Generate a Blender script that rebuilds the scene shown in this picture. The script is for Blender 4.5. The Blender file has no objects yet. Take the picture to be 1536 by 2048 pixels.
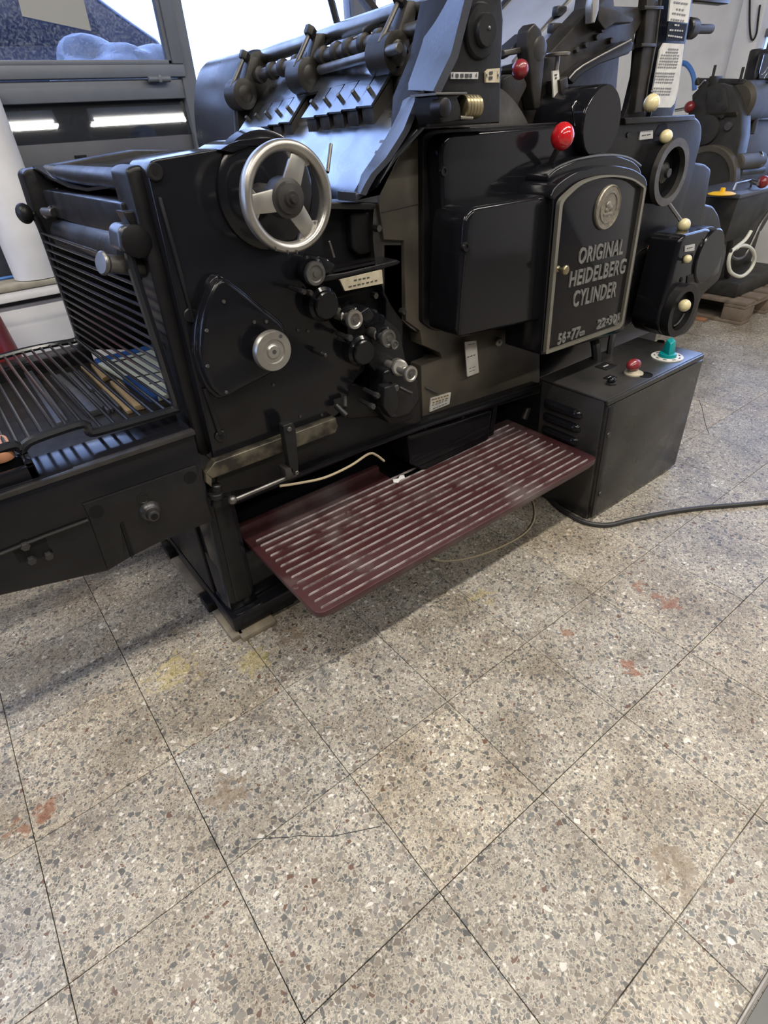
import bpy, bmesh, math, random
from mathutils import Vector, Matrix
random.seed(7)
S = bpy.context.scene
COL = S.collection
T = 0.30                                   # one floor tile in metres; the survey below is in tiles

# ------------------------------------------------------------------ camera
FPX = 1112.998
CA, CB_, CC = -0.6214736749, 0.9518972011, -0.0626282613
CR = Matrix.Rotation(CA, 3, 'Z') @ Matrix.Rotation(CB_, 3, 'X') @ Matrix.Rotation(CC, 3, 'Z')
CP = Vector((-0.0176422734, -2.0763178080, 4.0275510774))
cam = bpy.data.cameras.new('camera')
cam.sensor_fit = 'HORIZONTAL'; cam.sensor_width = 36.0; cam.lens = 36.0 * FPX / 1536.0
cam.clip_start = 0.02; cam.clip_end = 200
camo = bpy.data.objects.new('camera', cam); COL.objects.link(camo)
camo.matrix_world = Matrix.Translation(CP * T) @ CR.to_4x4()
S.camera = camo

# ------------------------------------------------------------------ world, exposure, large lights
S.view_settings.view_transform = 'Standard'; S.view_settings.look = 'None'
S.view_settings.gamma = 1.0; S.view_settings.use_curve_mapping = False
S.view_settings.exposure = 0.0
W = bpy.data.worlds.new('sky'); S.world = W; W.use_nodes = True
bg = W.node_tree.nodes['Background']
bg.inputs[0].default_value = (0.42, 0.57, 1.0, 1); bg.inputs[1].default_value = 6.6
TUBE_POWER = 46.0                          # watts of each ceiling lamp
TUBE_COLOR = (1.0, 0.93, 0.83)

# ------------------------------------------------------------------ survey helpers: a sighted point on a real plane (tiles) -> metres
def ray(u, v):
    return CR @ Vector(((u - 768.0) / FPX, -(v - 1024.0) / FPX, -1.0))
def on(u, v, ax, val):
    d = ray(u, v); t = (val - CP[ax]) / d[ax]
    return (CP + d * t) * T
def U(u, v, y): return on(u, v, 1, y)      # on the upright plane y (parallel to the machine's front)
def UX(u, v, x): return on(u, v, 0, x)
def UZ(u, v, z): return on(u, v, 2, z)
def PP(pts, y): return [(p.x, p.z) for p in (U(u, v, y) for u, v in pts)]
def V(x, y, z): return Vector((x * T, y * T, z * T))

# ------------------------------------------------------------------ materials
MATS = {}
def nodes(m): return m.node_tree.nodes, m.node_tree.links
def mat(name, col, rough=0.5, metal=0.0, noise=0.0, nscale=12.0, col2=None, bump=0.0, bscale=60.0, coat=0.0, spec=0.5, rvar=0.0, detail=4.0, thresh=None):
    m = bpy.data.materials.new(name); m.use_nodes = True
    N, L = nodes(m); b = N['Principled BSDF']
    b.inputs['Base Color'].default_value = (*col, 1); b.inputs['Roughness'].default_value = rough
    b.inputs['Metallic'].default_value = metal; b.inputs['Coat Weight'].default_value = coat
    b.inputs['Coat Roughness'].default_value = 0.08
    b.inputs['Specular IOR Level'].default_value = spec
    g = N.new('ShaderNodeNewGeometry')
    if col2 is not None:
        n = N.new('ShaderNodeTexNoise'); n.inputs['Scale'].default_value = nscale; n.inputs['Detail'].default_value = detail
        L.new(g.outputs['Position'], n.inputs['Vector'])
        r = N.new('ShaderNodeValToRGB')
        lo, hi = thresh if thresh else (0.5 - 0.25, 0.5 + 0.25)
        r.color_ramp.elements[0].position = lo; r.color_ramp.elements[1].position = hi
        r.color_ramp.elements[0].color = (*col, 1); r.color_ramp.elements[1].color = (*col2, 1)
        L.new(n.outputs['Fac'], r.inputs['Fac']); L.new(r.outputs['Color'], b.inputs['Base Color'])
    if rvar:
        n2 = N.new('ShaderNodeTexNoise'); n2.inputs['Scale'].default_value = 9; n2.inputs['Detail'].default_value = 5
        L.new(g.outputs['Position'], n2.inputs['Vector'])
        mr = N.new('ShaderNodeMapRange'); mr.inputs['From Min'].default_value = 0.3; mr.inputs['From Max'].default_value = 0.7
        mr.inputs['To Min'].default_value = max(0.02, rough - rvar); mr.inputs['To Max'].default_value = rough + rvar
        L.new(n2.outputs['Fac'], mr.inputs['Value']); L.new(mr.outputs['Result'], b.inputs['Roughness'])
    if bump:
        n3 = N.new('ShaderNodeTexNoise'); n3.inputs['Scale'].default_value = bscale; n3.inputs['Detail'].default_value = 3
        L.new(g.outputs['Position'], n3.inputs['Vector'])
        bp = N.new('ShaderNodeBump'); bp.inputs['Strength'].default_value = bump; bp.inputs['Distance'].default_value = 0.002
        L.new(n3.outputs['Fac'], bp.inputs['Height']); L.new(bp.outputs['Normal'], b.inputs['Normal'])
    MATS[name] = m
    return m
def emis(name, col, strength):
    m = bpy.data.materials.new(name); m.use_nodes = True
    b = m.node_tree.nodes['Principled BSDF']
    b.inputs['Base Color'].default_value = (*col, 1)
    b.inputs['Emission Color'].default_value = (*col, 1); b.inputs['Emission Strength'].default_value = strength
    MATS[name] = m; return m

mat('black_paint', (0.0045, 0.0046, 0.0062), 0.14, rvar=0.05, bump=0.06, bscale=34, col2=(0.007, 0.007, 0.009), nscale=6, spec=0.27)
mat('black_worn', (0.006, 0.006, 0.0075), 0.36, rvar=0.12, bump=0.2, bscale=70, col2=(0.012, 0.0115, 0.0115), nscale=18, spec=0.24)
mat('black_matte', (0.006, 0.006, 0.007), 0.55, bump=0.2, bscale=90, spec=0.15)
mat('dark_iron', (0.018, 0.018, 0.02), 0.36, metal=0.4, rvar=0.1, col2=(0.045, 0.042, 0.04), nscale=22)
mat('grimy_iron', (0.008, 0.0075, 0.007), 0.42, metal=0.15, rvar=0.12, col2=(0.03, 0.026, 0.022), nscale=25, bump=0.2, spec=0.35)
mat('steel', (0.42, 0.42, 0.41), 0.30, metal=1.0, rvar=0.1, col2=(0.28, 0.275, 0.26), nscale=14)
mat('wheel_steel', (0.38, 0.37, 0.345), 0.36, metal=0.85, rvar=0.1, col2=(0.24, 0.225, 0.20), nscale=16, thresh=(0.4, 0.75))
mat('bright_steel', (0.62, 0.62, 0.62), 0.2, metal=1.0, rvar=0.06)
mat('dull_steel', (0.17, 0.165, 0.16), 0.42, metal=0.85, rvar=0.1, col2=(0.09, 0.085, 0.078), nscale=25)
mat('cylinder_steel', (0.40, 0.42, 0.45), 0.26, metal=1.0, rvar=0.09, col2=(0.28, 0.30, 0.33), nscale=7)
mat('bronze_frame', (0.092, 0.080, 0.062), 0.48, metal=0.25, rvar=0.1, col2=(0.045, 0.040, 0.033), nscale=7, bump=0.15, thresh=(0.35, 0.75))
mat('bar_brass', (0.11, 0.097, 0.07), 0.42, metal=0.5, rvar=0.1, col2=(0.025, 0.022, 0.018), nscale=24, thresh=(0.4, 0.62))
mat('guard_enamel', (0.010, 0.011, 0.014), 0.20, spec=0.6, rvar=0.05)
mat('maroon', (0.040, 0.0130, 0.0142), 0.38, rvar=0.10, col2=(0.10, 0.082, 0.082), nscale=6, bump=0.3, bscale=45, detail=7, thresh=(0.52, 0.78))
mat('maroon_rib', (0.05, 0.016, 0.018), 0.35, metal=0.2, rvar=0.15, col2=(0.36, 0.32, 0.32), nscale=26, thresh=(0.30, 0.58))
mat('red_knob', (0.42, 0.010, 0.014), 0.15, coat=0.6)
mat('dark_red_knob', (0.17, 0.014, 0.018), 0.3, coat=0.3)
mat('cream_knob', (0.66, 0.60, 0.36), 0.28, col2=(0.50, 0.42, 0.22), nscale=60, coat=0.3)
mat('label_cream', (0.44, 0.40, 0.30), 0.5, col2=(0.28, 0.24, 0.17), nscale=40)
mat('label_white', (0.55, 0.54, 0.50), 0.45, col2=(0.40, 0.39, 0.36), nscale=35)
mat('label_grey', (0.40, 0.40, 0.40), 0.4, col2=(0.30, 0.30, 0.30), nscale=50)
mat('ink', (0.03, 0.03, 0.032), 0.6)
mat('ink_grey', (0.16, 0.16, 0.165), 0.6)
mat('ink_brown', (0.20, 0.12, 0.04), 0.6)
mat('letter', (0.20, 0.197, 0.19), 0.40, metal=0.3, col2=(0.10, 0.097, 0.093), nscale=60)
mat('door_trim', (0.24, 0.23, 0.19), 0.34, metal=0.7, rvar=0.1, col2=(0.20, 0.19, 0.16), nscale=25)
mat('emblem', (0.30, 0.275, 0.22), 0.45, metal=0.7, col2=(0.15, 0.135, 0.11), nscale=55, bump=0.7, bscale=160)
mat('brass_dull', (0.33, 0.28, 0.17), 0.36, metal=0.9, col2=(0.2, 0.17, 0.1), nscale=40)
mat('rubber_strip', (0.06, 0.063, 0.066), 0.4)
mat('cabinet_black', (0.016, 0.016, 0.016), 0.30, rvar=0.08, bump=0.12, bscale=20, col2=(0.036, 0.034, 0.032), nscale=4, thresh=(0.35, 0.7))
mat('teal', (0.0, 0.20, 0.21), 0.32)
mat('cable_black', (0.018, 0.018, 0.019), 0.5)
mat('cable_beige', (0.36, 0.30, 0.20), 0.5)
mat('cable_white', (0.60, 0.60, 0.52), 0.45)
mat('cable_blue', (0.05, 0.16, 0.45), 0.45)
mat('paper', (0.60, 0.60, 0.60), 0.8)
mat('paper_note', (0.30, 0.30, 0.28), 0.8)
mat('paper_roll', (0.62, 0.62, 0.64), 0.75, col2=(0.52, 0.52, 0.53), nscale=8)
mat('pale_board', (0.74, 0.82, 0.76), 0.4, col2=(0.48, 0.55, 0.50), nscale=10)
mat('blue_edge', (0.03, 0.12, 0.42), 0.5, col2=(0.02, 0.07, 0.25), nscale=30)
mat('tan_wood', (0.34, 0.25, 0.14), 0.6, col2=(0.24, 0.17, 0.09), nscale=25)
mat('shim_wood', (0.26, 0.22, 0.155), 0.7, col2=(0.12, 0.10, 0.075), nscale=20)
mat('orange_wood', (0.36, 0.17, 0.09), 0.55, col2=(0.28, 0.13, 0.07), nscale=14)
mat('furniture_metal', (0.14, 0.145, 0.17), 0.4, metal=0.6, col2=(0.09, 0.095, 0.11), nscale=30)
mat('pallet_wood', (0.20, 0.155, 0.115), 0.75, col2=(0.12, 0.095, 0.075), nscale=14, bump=0.4, bscale=50)
mat('frame_grey', (0.13, 0.145, 0.17), 0.45, col2=(0.105, 0.117, 0.14), nscale=9, bump=0.1)
mat('panel_grey', (0.060, 0.063, 0.078), 0.42, col2=(0.045, 0.048, 0.062), nscale=6)
mat('wall_white', (0.76, 0.76, 0.76), 0.8, col2=(0.60, 0.60, 0.60), nscale=5, bump=0.5, bscale=14, thresh=(0.5, 0.9))
mat('sill_shadow_band', (0.15, 0.145, 0.14), 0.8, col2=(0.11, 0.105, 0.1), nscale=12)
mat('stone_sill', (0.42, 0.40, 0.34), 0.7, col2=(0.24, 0.22, 0.17), nscale=16)
mat('ceiling_paint', (0.20, 0.20, 0.19), 0.9)
mat('dark_wall', (0.07, 0.07, 0.072), 0.8, col2=(0.10, 0.10, 0.10), nscale=3)
mat('red_metal', (0.22, 0.016, 0.012), 0.4, rvar=0.1, col2=(0.15, 0.011, 0.009), nscale=8)
mat('car_blue', (0.020, 0.034, 0.09), 0.28, coat=0.4)
mat('plastic_sheet', (0.26, 0.29, 0.36), 0.4, col2=(0.12, 0.14, 0.20), nscale=14)
mat('yellow', (0.75, 0.42, 0.0), 0.45)
mat('bg_iron', (0.018, 0.0175, 0.0175), 0.5, rvar=0.1, col2=(0.04, 0.038, 0.035), nscale=14, spec=0.3)
mat('bg_brownmetal', (0.085, 0.074, 0.058), 0.6, metal=0.1, col2=(0.05, 0.044, 0.035), nscale=9, spec=0.3)
mat('mat_grey', (0.085, 0.085, 0.082), 0.5, col2=(0.12, 0.118, 0.11), nscale=12)
mat('feed_board', (0.34, 0.37, 0.45), 0.38, metal=0.2, col2=(0.26, 0.28, 0.34), nscale=7, rvar=0.08)
mat('arm_paint', (0.03, 0.034, 0.046), 0.30, rvar=0.06, col2=(0.022, 0.025, 0.034), nscale=10, bump=0.15, bscale=60)
mat('lamp_white', (0.7, 0.7, 0.7), 0.5)
emis('tube_glow', (1.0, 0.95, 0.87), 9.0)

def glass_mat(name, tint, dirt, ior=1.55):
    m = bpy.data.materials.new(name); m.use_nodes = True; N, L = nodes(m)
    N.remove(N['Principled BSDF']); out = N['Material Output']
    tr = N.new('ShaderNodeBsdfTransparent'); tr.inputs[0].default_value = (*tint, 1)
    gl = N.new('ShaderNodeBsdfGlossy'); gl.inputs['Roughness'].default_value = 0.02
    fr = N.new('ShaderNodeFresnel'); fr.inputs['IOR'].default_value = ior
    mx = N.new('ShaderNodeMixShader'); L.new(fr.outputs[0], mx.inputs[0]); L.new(tr.outputs[0], mx.inputs[1]); L.new(gl.outputs[0], mx.inputs[2])
    df = N.new('ShaderNodeBsdfDiffuse'); df.inputs[0].default_value = (0.45, 0.5, 0.6, 1)
    g = N.new('ShaderNodeNewGeometry'); n = N.new('ShaderNodeTexNoise'); n.inputs['Scale'].default_value = 130; n.inputs['Detail'].default_value = 8
    L.new(g.outputs['Position'], n.inputs['Vector'])
    mr = N.new('ShaderNodeMapRange'); mr.inputs['From Min'].default_value = 0.47; mr.inputs['From Max'].default_value = 0.68
    mr.inputs['To Max'].default_value = dirt; L.new(n.outputs['Fac'], mr.inputs['Value'])
    m2 = N.new('ShaderNodeMixShader'); L.new(mr.outputs[0], m2.inputs[0]); L.new(mx.outputs[0], m2.inputs[1]); L.new(df.outputs[0], m2.inputs[2])
    L.new(m2.outputs[0], out.inputs['Surface']); MATS[name] = m
glass_mat('dusty_glass', (0.9, 0.93, 0.97), 0.22)
mat('car_glass', (0.022, 0.032, 0.07), 0.3)
glass_mat('mirror_glass', (0.8, 0.83, 0.87), 0.03, 2.0)
glass_mat('clear_glass', (0.95, 0.97, 1.0), 0.03)

# ------------------------------------------------------------------ object helpers
WL = {}                                    # world position of each object's origin
def link(o, name, parent, c):
    o.name = name; COL.objects.link(o)
    if parent is not None:
        o.parent = parent; o.location = c - WL[parent]
    else: o.location = c
    WL[o] = c.copy()
    return o
def mesh_of(name, bm, mat_, smooth=35, center=None):
    c = center
    if c is None:
        if len(bm.verts):
            lo = Vector((min(v.co.x for v in bm.verts), min(v.co.y for v in bm.verts), min(v.co.z for v in bm.verts)))
            hi = Vector((max(v.co.x for v in bm.verts), max(v.co.y for v in bm.verts), max(v.co.z for v in bm.verts)))
            c = (lo + hi) / 2
        else: c = Vector()
    for v in bm.verts: v.co -= c
    me = bpy.data.meshes.new(name); bm.to_mesh(me); bm.free()
    if smooth:
        me.shade_smooth(); me.set_sharp_from_angle(angle=math.radians(smooth))
    me.materials.append(MATS[mat_] if isinstance(mat_, str) else mat_)
    return me, c
def mk(name, bm, mat_, parent=None, smooth=35, label=None, base=False):
    c = None
    if base:
        c = Vector((sum(v.co.x for v in bm.verts) / len(bm.verts), sum(v.co.y for v in bm.verts) / len(bm.verts), min(v.co.z for v in bm.verts)))
    me, c = mesh_of(name, bm, mat_, smooth, c)
    o = bpy.data.objects.new(name, me)
    link(o, name, parent, c)
    if label: o['label'] = label
    return o
def inst(name, me, parent, c, rot=None, label=None):
    o = bpy.data.objects.new(name, me); link(o, name, parent, Vector(c))
    if rot: o.rotation_euler = rot
    if label: o['label'] = label
    return o
def tag(o, label, cat, group=None, kind=None):
    o['label'] = label; o['category'] = cat
    if group: o['group'] = group
    if kind: o['kind'] = kind
    return o
def struct(o, label=None, cat=None):
    o['kind'] = 'structure'
    if label: o['label'] = label
    if cat: o['category'] = cat
    return o
def thing(name, loc, label, cat, group=None):
    o = bpy.data.objects.new(name, None); o.empty_display_size = 0.05
    link(o, name, None, Vector(loc)); tag(o, label, cat, group); return o

def bevel(bm, w, seg=2, ang=0.5):
    if w <= 0: return bm
    bmesh.ops.recalc_face_normals(bm, faces=bm.faces)
    es = [e for e in bm.edges if len(e.link_faces) == 2 and e.calc_face_angle(0) > ang]
    bmesh.ops.bevel(bm, geom=es, offset=w, segments=seg, affect='EDGES', profile=0.5, clamp_overlap=True)
    return bm
def box(lo, hi, bev=0.0, seg=2, bm=None):
    b = bmesh.new()
    lo = Vector(lo); hi = Vector(hi)
    vs = [b.verts.new((x, y, z)) for x in (lo.x, hi.x) for y in (lo.y, hi.y) for z in (lo.z, hi.z)]
    for f in ((0, 1, 3, 2), (4, 6, 7, 5), (0, 4, 5, 1), (2, 3, 7, 6), (0, 2, 6, 4), (1, 5, 7, 3)):
        b.faces.new([vs[i] for i in f])
    bevel(b, bev, seg)
    return merge(bm, b)
def merge(a, b):
    bmesh.ops.recalc_face_normals(b, faces=b.faces)
    if a is None: return b
    me = bpy.data.meshes.new('tmp'); b.to_mesh(me); b.free(); a.from_mesh(me); bpy.data.meshes.remove(me)
    return a
def boxT(x0, x1, y0, y1, z0, z1, bev=0.0, bm=None, seg=2):
    return box((x0 * T, y0 * T, z0 * T), (x1 * T, y1 * T, z1 * T), bev, seg, bm)
def fillet(pts, r, n=5):
    """round the corners of a closed (x,z) outline; r a number or a list per corner"""
    out = []; m = len(pts)
    for i, p in enumerate(pts):
        ri = r[i] if isinstance(r, (list, tuple)) else r
        p = Vector(p); a = Vector(pts[i - 1]) - p; b = Vector(pts[(i + 1) % m]) - p
        if ri <= 1e-6 or a.length < 1e-6 or b.length < 1e-6: out.append(tuple(p)); continue
        d = min(ri, a.length * 0.48, b.length * 0.48)
        A = p + a.normalized() * d; B = p + b.normalized() * d
        for k in range(n + 1):
            t = k / n
            q = A * (1 - t) ** 2 + p * 2 * t * (1 - t) + B * t ** 2
            out.append(tuple(q))
    return out
def inset(pts, k):
    """move a closed (x,z) outline inwards by k along its mitred corner normals"""
    n = len(pts); P = [Vector(p) for p in pts]
    area = sum(P[i].x * P[(i + 1) % n].y - P[(i + 1) % n].x * P[i].y for i in range(n))
    sg = 1 if area > 0 else -1; out = []
    for i in range(n):
        d0 = (P[i] - P[i - 1]); d1 = (P[(i + 1) % n] - P[i])
        d0 = d0.normalized() if d0.length > 1e-9 else d1.normalized(); d1 = d1.normalized() if d1.length > 1e-9 else d0
        n0 = Vector((-d0.y, d0.x)) * sg; n1 = Vector((-d1.y, d1.x)) * sg
        m = n0 + n1
        m = m.normalized() if m.length > 1e-6 else n0
        out.append(tuple(P[i] + m * (k / max(0.55, m.dot(n0)))))
    return out
def prism(xz, y0, y1, bev=0.0, seg=2, bm=None):
    """upright slab: outline (x,z) in metres, front at y0, back at y1 (tiles), front edge rounded by bev"""
    b = bmesh.new(); y0 *= T; y1 *= T
    clean = [p for i, p in enumerate(xz) if (Vector(p) - Vector(xz[i - 1])).length > 1e-5]
    rings = []
    bev = min(bev, (y1 - y0) * .95)
    for _ in range(12):                       # keep the rounded edge from crossing itself at tight corners
        q = inset(clean, bev); nn_ = len(q)
        if bev <= 0 or all((Vector(q[(i + 1) % nn_]) - Vector(q[i])).dot(Vector(clean[(i + 1) % nn_]) - Vector(clean[i])) > 0 for i in range(nn_)): break
        bev *= .8
    if bev > 0:
        for k in range(seg + 1):
            t = math.pi / 2 * k / seg
            rings.append((inset(clean, bev * (1 - math.sin(t))), y0 + bev * (1 - math.cos(t))))
    else: rings.append((clean, y0))
    rings.append((clean, y1))
    R_ = [[b.verts.new((x, y, z)) for x, z in pts] for pts, y in rings]; n = len(clean)
    b.faces.new(R_[0]); b.faces.new(R_[-1][::-1])
    for A, B in zip(R_, R_[1:]):
        for i in range(n): b.faces.new((A[i], B[i], B[(i + 1) % n], A[(i + 1) % n]))
    return merge(bm, b)
def resample(pts, n):
    L = [0]; P = [Vector(p) for p in pts] + [Vector(pts[0])]
    for i in range(1, len(P)): L.append(L[-1] + (P[i] - P[i - 1]).length)
    out = []
    j = 0
    for k in range(n):
        s = L[-1] * k / n
        while L[j + 1] < s: j += 1
        t = (s - L[j]) / max(1e-9, L[j + 1] - L[j]); out.append(tuple(P[j].lerp(P[j + 1], t)))
    return out
def ring(outer, inner, y0, y1, bm=None):
    """slab with a hole; outlines must have equal counts (tiles for y)"""
    b = bmesh.new(); y0 *= T; y1 *= T; n = len(outer)
    O0 = [b.verts.new((x, y0, z)) for x, z in outer]; I0 = [b.verts.new((x, y0, z)) for x, z in inner]
    O1 = [b.verts.new((x, y1, z)) for x, z in outer]; I1 = [b.verts.new((x, y1, z)) for x, z in inner]
    for i in range(n):
        j = (i + 1) % n
        b.faces.new((O0[i], O0[j], I0[j], I0[i])); b.faces.new((O1[i], I1[i], I1[j], O1[j]))
        b.faces.new((O0[i], O1[i], O1[j], O0[j])); b.faces.new((I0[i], I0[j], I1[j], I1[i]))
    return merge(bm, b)
def frame_of(d):
    d = Vector(d).normalized(); a = Vector((0, 0, 1)) if abs(d.z) < 0.9 else Vector((1, 0, 0))
    s = d.cross(a).normalized(); return d, s, s.cross(d)
def lathe(o, d, prof, seg=24, bm=None, rot=0.0):
    """turned body: prof = [(radius, distance along d)], metres; closed with caps"""
    b = bmesh.new(); o = Vector(o); d, s, t = frame_of(d); rows = []
    for r, h in prof:
        if r < 1e-6: rows.append([b.verts.new(o + d * h)]); continue
        rows.append([b.verts.new(o + d * h + (s * math.cos(rot + 2 * math.pi * k / seg) + t * math.sin(rot + 2 * math.pi * k / seg)) * r) for k in range(seg)])
    for A, B in zip(rows, rows[1:]):
        for k in range(seg):
            k2 = (k + 1) % seg
            f = [A[k % len(A)], A[k2 % len(A)], B[k2 % len(B)], B[k % len(B)]]
            f = list(dict.fromkeys(f))
            if len(f) > 2: b.faces.new(f)
    for R in (rows[0], rows[-1]):
        if len(R) > 2: b.faces.new(R)
    return merge(bm, b)
def rod(a, c, r, seg=12, bm=None, r2=None):
    a = Vector(a); c = Vector(c); h = (c - a).length; r2 = r if r2 is None else r2
    e = min(r * 0.2, h * 0.1)
    return lathe(a, c - a, [(r - e, 0), (r, e), (r2, h - e), (max(1e-4, r2 - e), h)], seg, bm)
def ball(o, r, seg=20, bm=None, sq=(1, 1, 1)):
    b = bmesh.new(); bmesh.ops.create_uvsphere(b, u_segments=seg, v_segments=seg // 2 + 2, radius=r)
    for v in b.verts: v.co = Vector((v.co.x * sq[0], v.co.y * sq[1], v.co.z * sq[2])) + Vector(o)
    return merge(bm, b)
def smooth_path(P, n=6):
    P = [Vector(p) for p in P]; out = []
    for i in range(len(P) - 1):
        p0 = P[max(0, i - 1)]; p1 = P[i]; p2 = P[i + 1]; p3 = P[min(len(P) - 1, i + 2)]
        for k in range(n):
            t = k / n
            out.append(0.5 * ((2 * p1) + (p2 - p0) * t + (2 * p0 - 5 * p1 + 4 * p2 - p3) * t * t + (3 * p1 - p0 - 3 * p2 + p3) * t ** 3))
    return out + [P[-1]]
def tube(P, r, seg=8, bm=None, smooth=0):
    if smooth: P = smooth_path(P, smooth)
    b = bmesh.new(); P = [Vector(p) for p in P]; rows = []; up = None
    for i, p in enumerate(P):
        d = (P[min(i + 1, len(P) - 1)] - P[max(i - 1, 0)]).normalized()
        if up is None: _, s, t = frame_of(d)
        else:
            s = up - d * up.dot(d); s.normalize(); t = s.cross(d)
        up = s
        rr = r[i] if isinstance(r, (list, tuple)) else r
        rows.append([b.verts.new(p + (s * math.cos(2 * math.pi * k / seg) + t * math.sin(2 * math.pi * k / seg)) * rr) for k in range(seg)])
    for A, B in zip(rows, rows[1:]):
        for k in range(seg): b.faces.new((A[k], A[(k + 1) % seg], B[(k + 1) % seg], B[k]))
    b.faces.new(rows[0]); b.faces.new(rows[-1])
    return merge(bm, b)
def hexa(P, bm=None, bev=0.0):
    """solid from 8 corners: 4 of the bottom ring then 4 of the top ring"""
    b = bmesh.new(); v = [b.verts.new(p) for p in P]
    b.faces.new(v[:4]); b.faces.new(v[4:])
    for i in range(4): b.faces.new((v[i], v[(i + 1) % 4], v[4 + (i + 1) % 4], v[4 + i]))
    bevel(b, bev)
    return merge(bm, b)
def slab_z(pts, z0, z1, bev=0.0, bm=None):
    """flat-lying slab: outline of (x,y) metres"""
    b = bmesh.new(); A = [b.verts.new((x, y, z1)) for x, y in pts]; B = [b.verts.new((x, y, z0)) for x, y in pts]; n = len(A)
    b.faces.new(A); b.faces.new(B[::-1])
    for i in range(n): b.faces.new((A[i], B[i], B[(i + 1) % n], A[(i + 1) % n]))
    bevel(b, bev)
    return merge(bm, b)
def text_bm(s, size, weight=0.0, depth=0.002, align='LEFT', sx=1.0, space=1.0):
    cu = bpy.data.curves.new('t', 'FONT'); cu.body = s; cu.size = size; cu.offset = weight; cu.extrude = depth; cu.align_x = align; cu.resolution_u = 3; cu.space_character = space
    ob = bpy.data.objects.new('t', cu); COL.objects.link(ob)
    me = bpy.data.meshes.new_from_object(ob)
    b = bmesh.new(); b.from_mesh(me)
    bpy.data.objects.remove(ob); bpy.data.curves.remove(cu); bpy.data.meshes.remove(me)
    for v in b.verts: v.co = Vector((v.co.x * sx, -v.co.z, v.co.y))       # stand upright facing -y
    return b
def moved(b, o):
    for v in b.verts: v.co += Vector(o)
    return b

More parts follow.
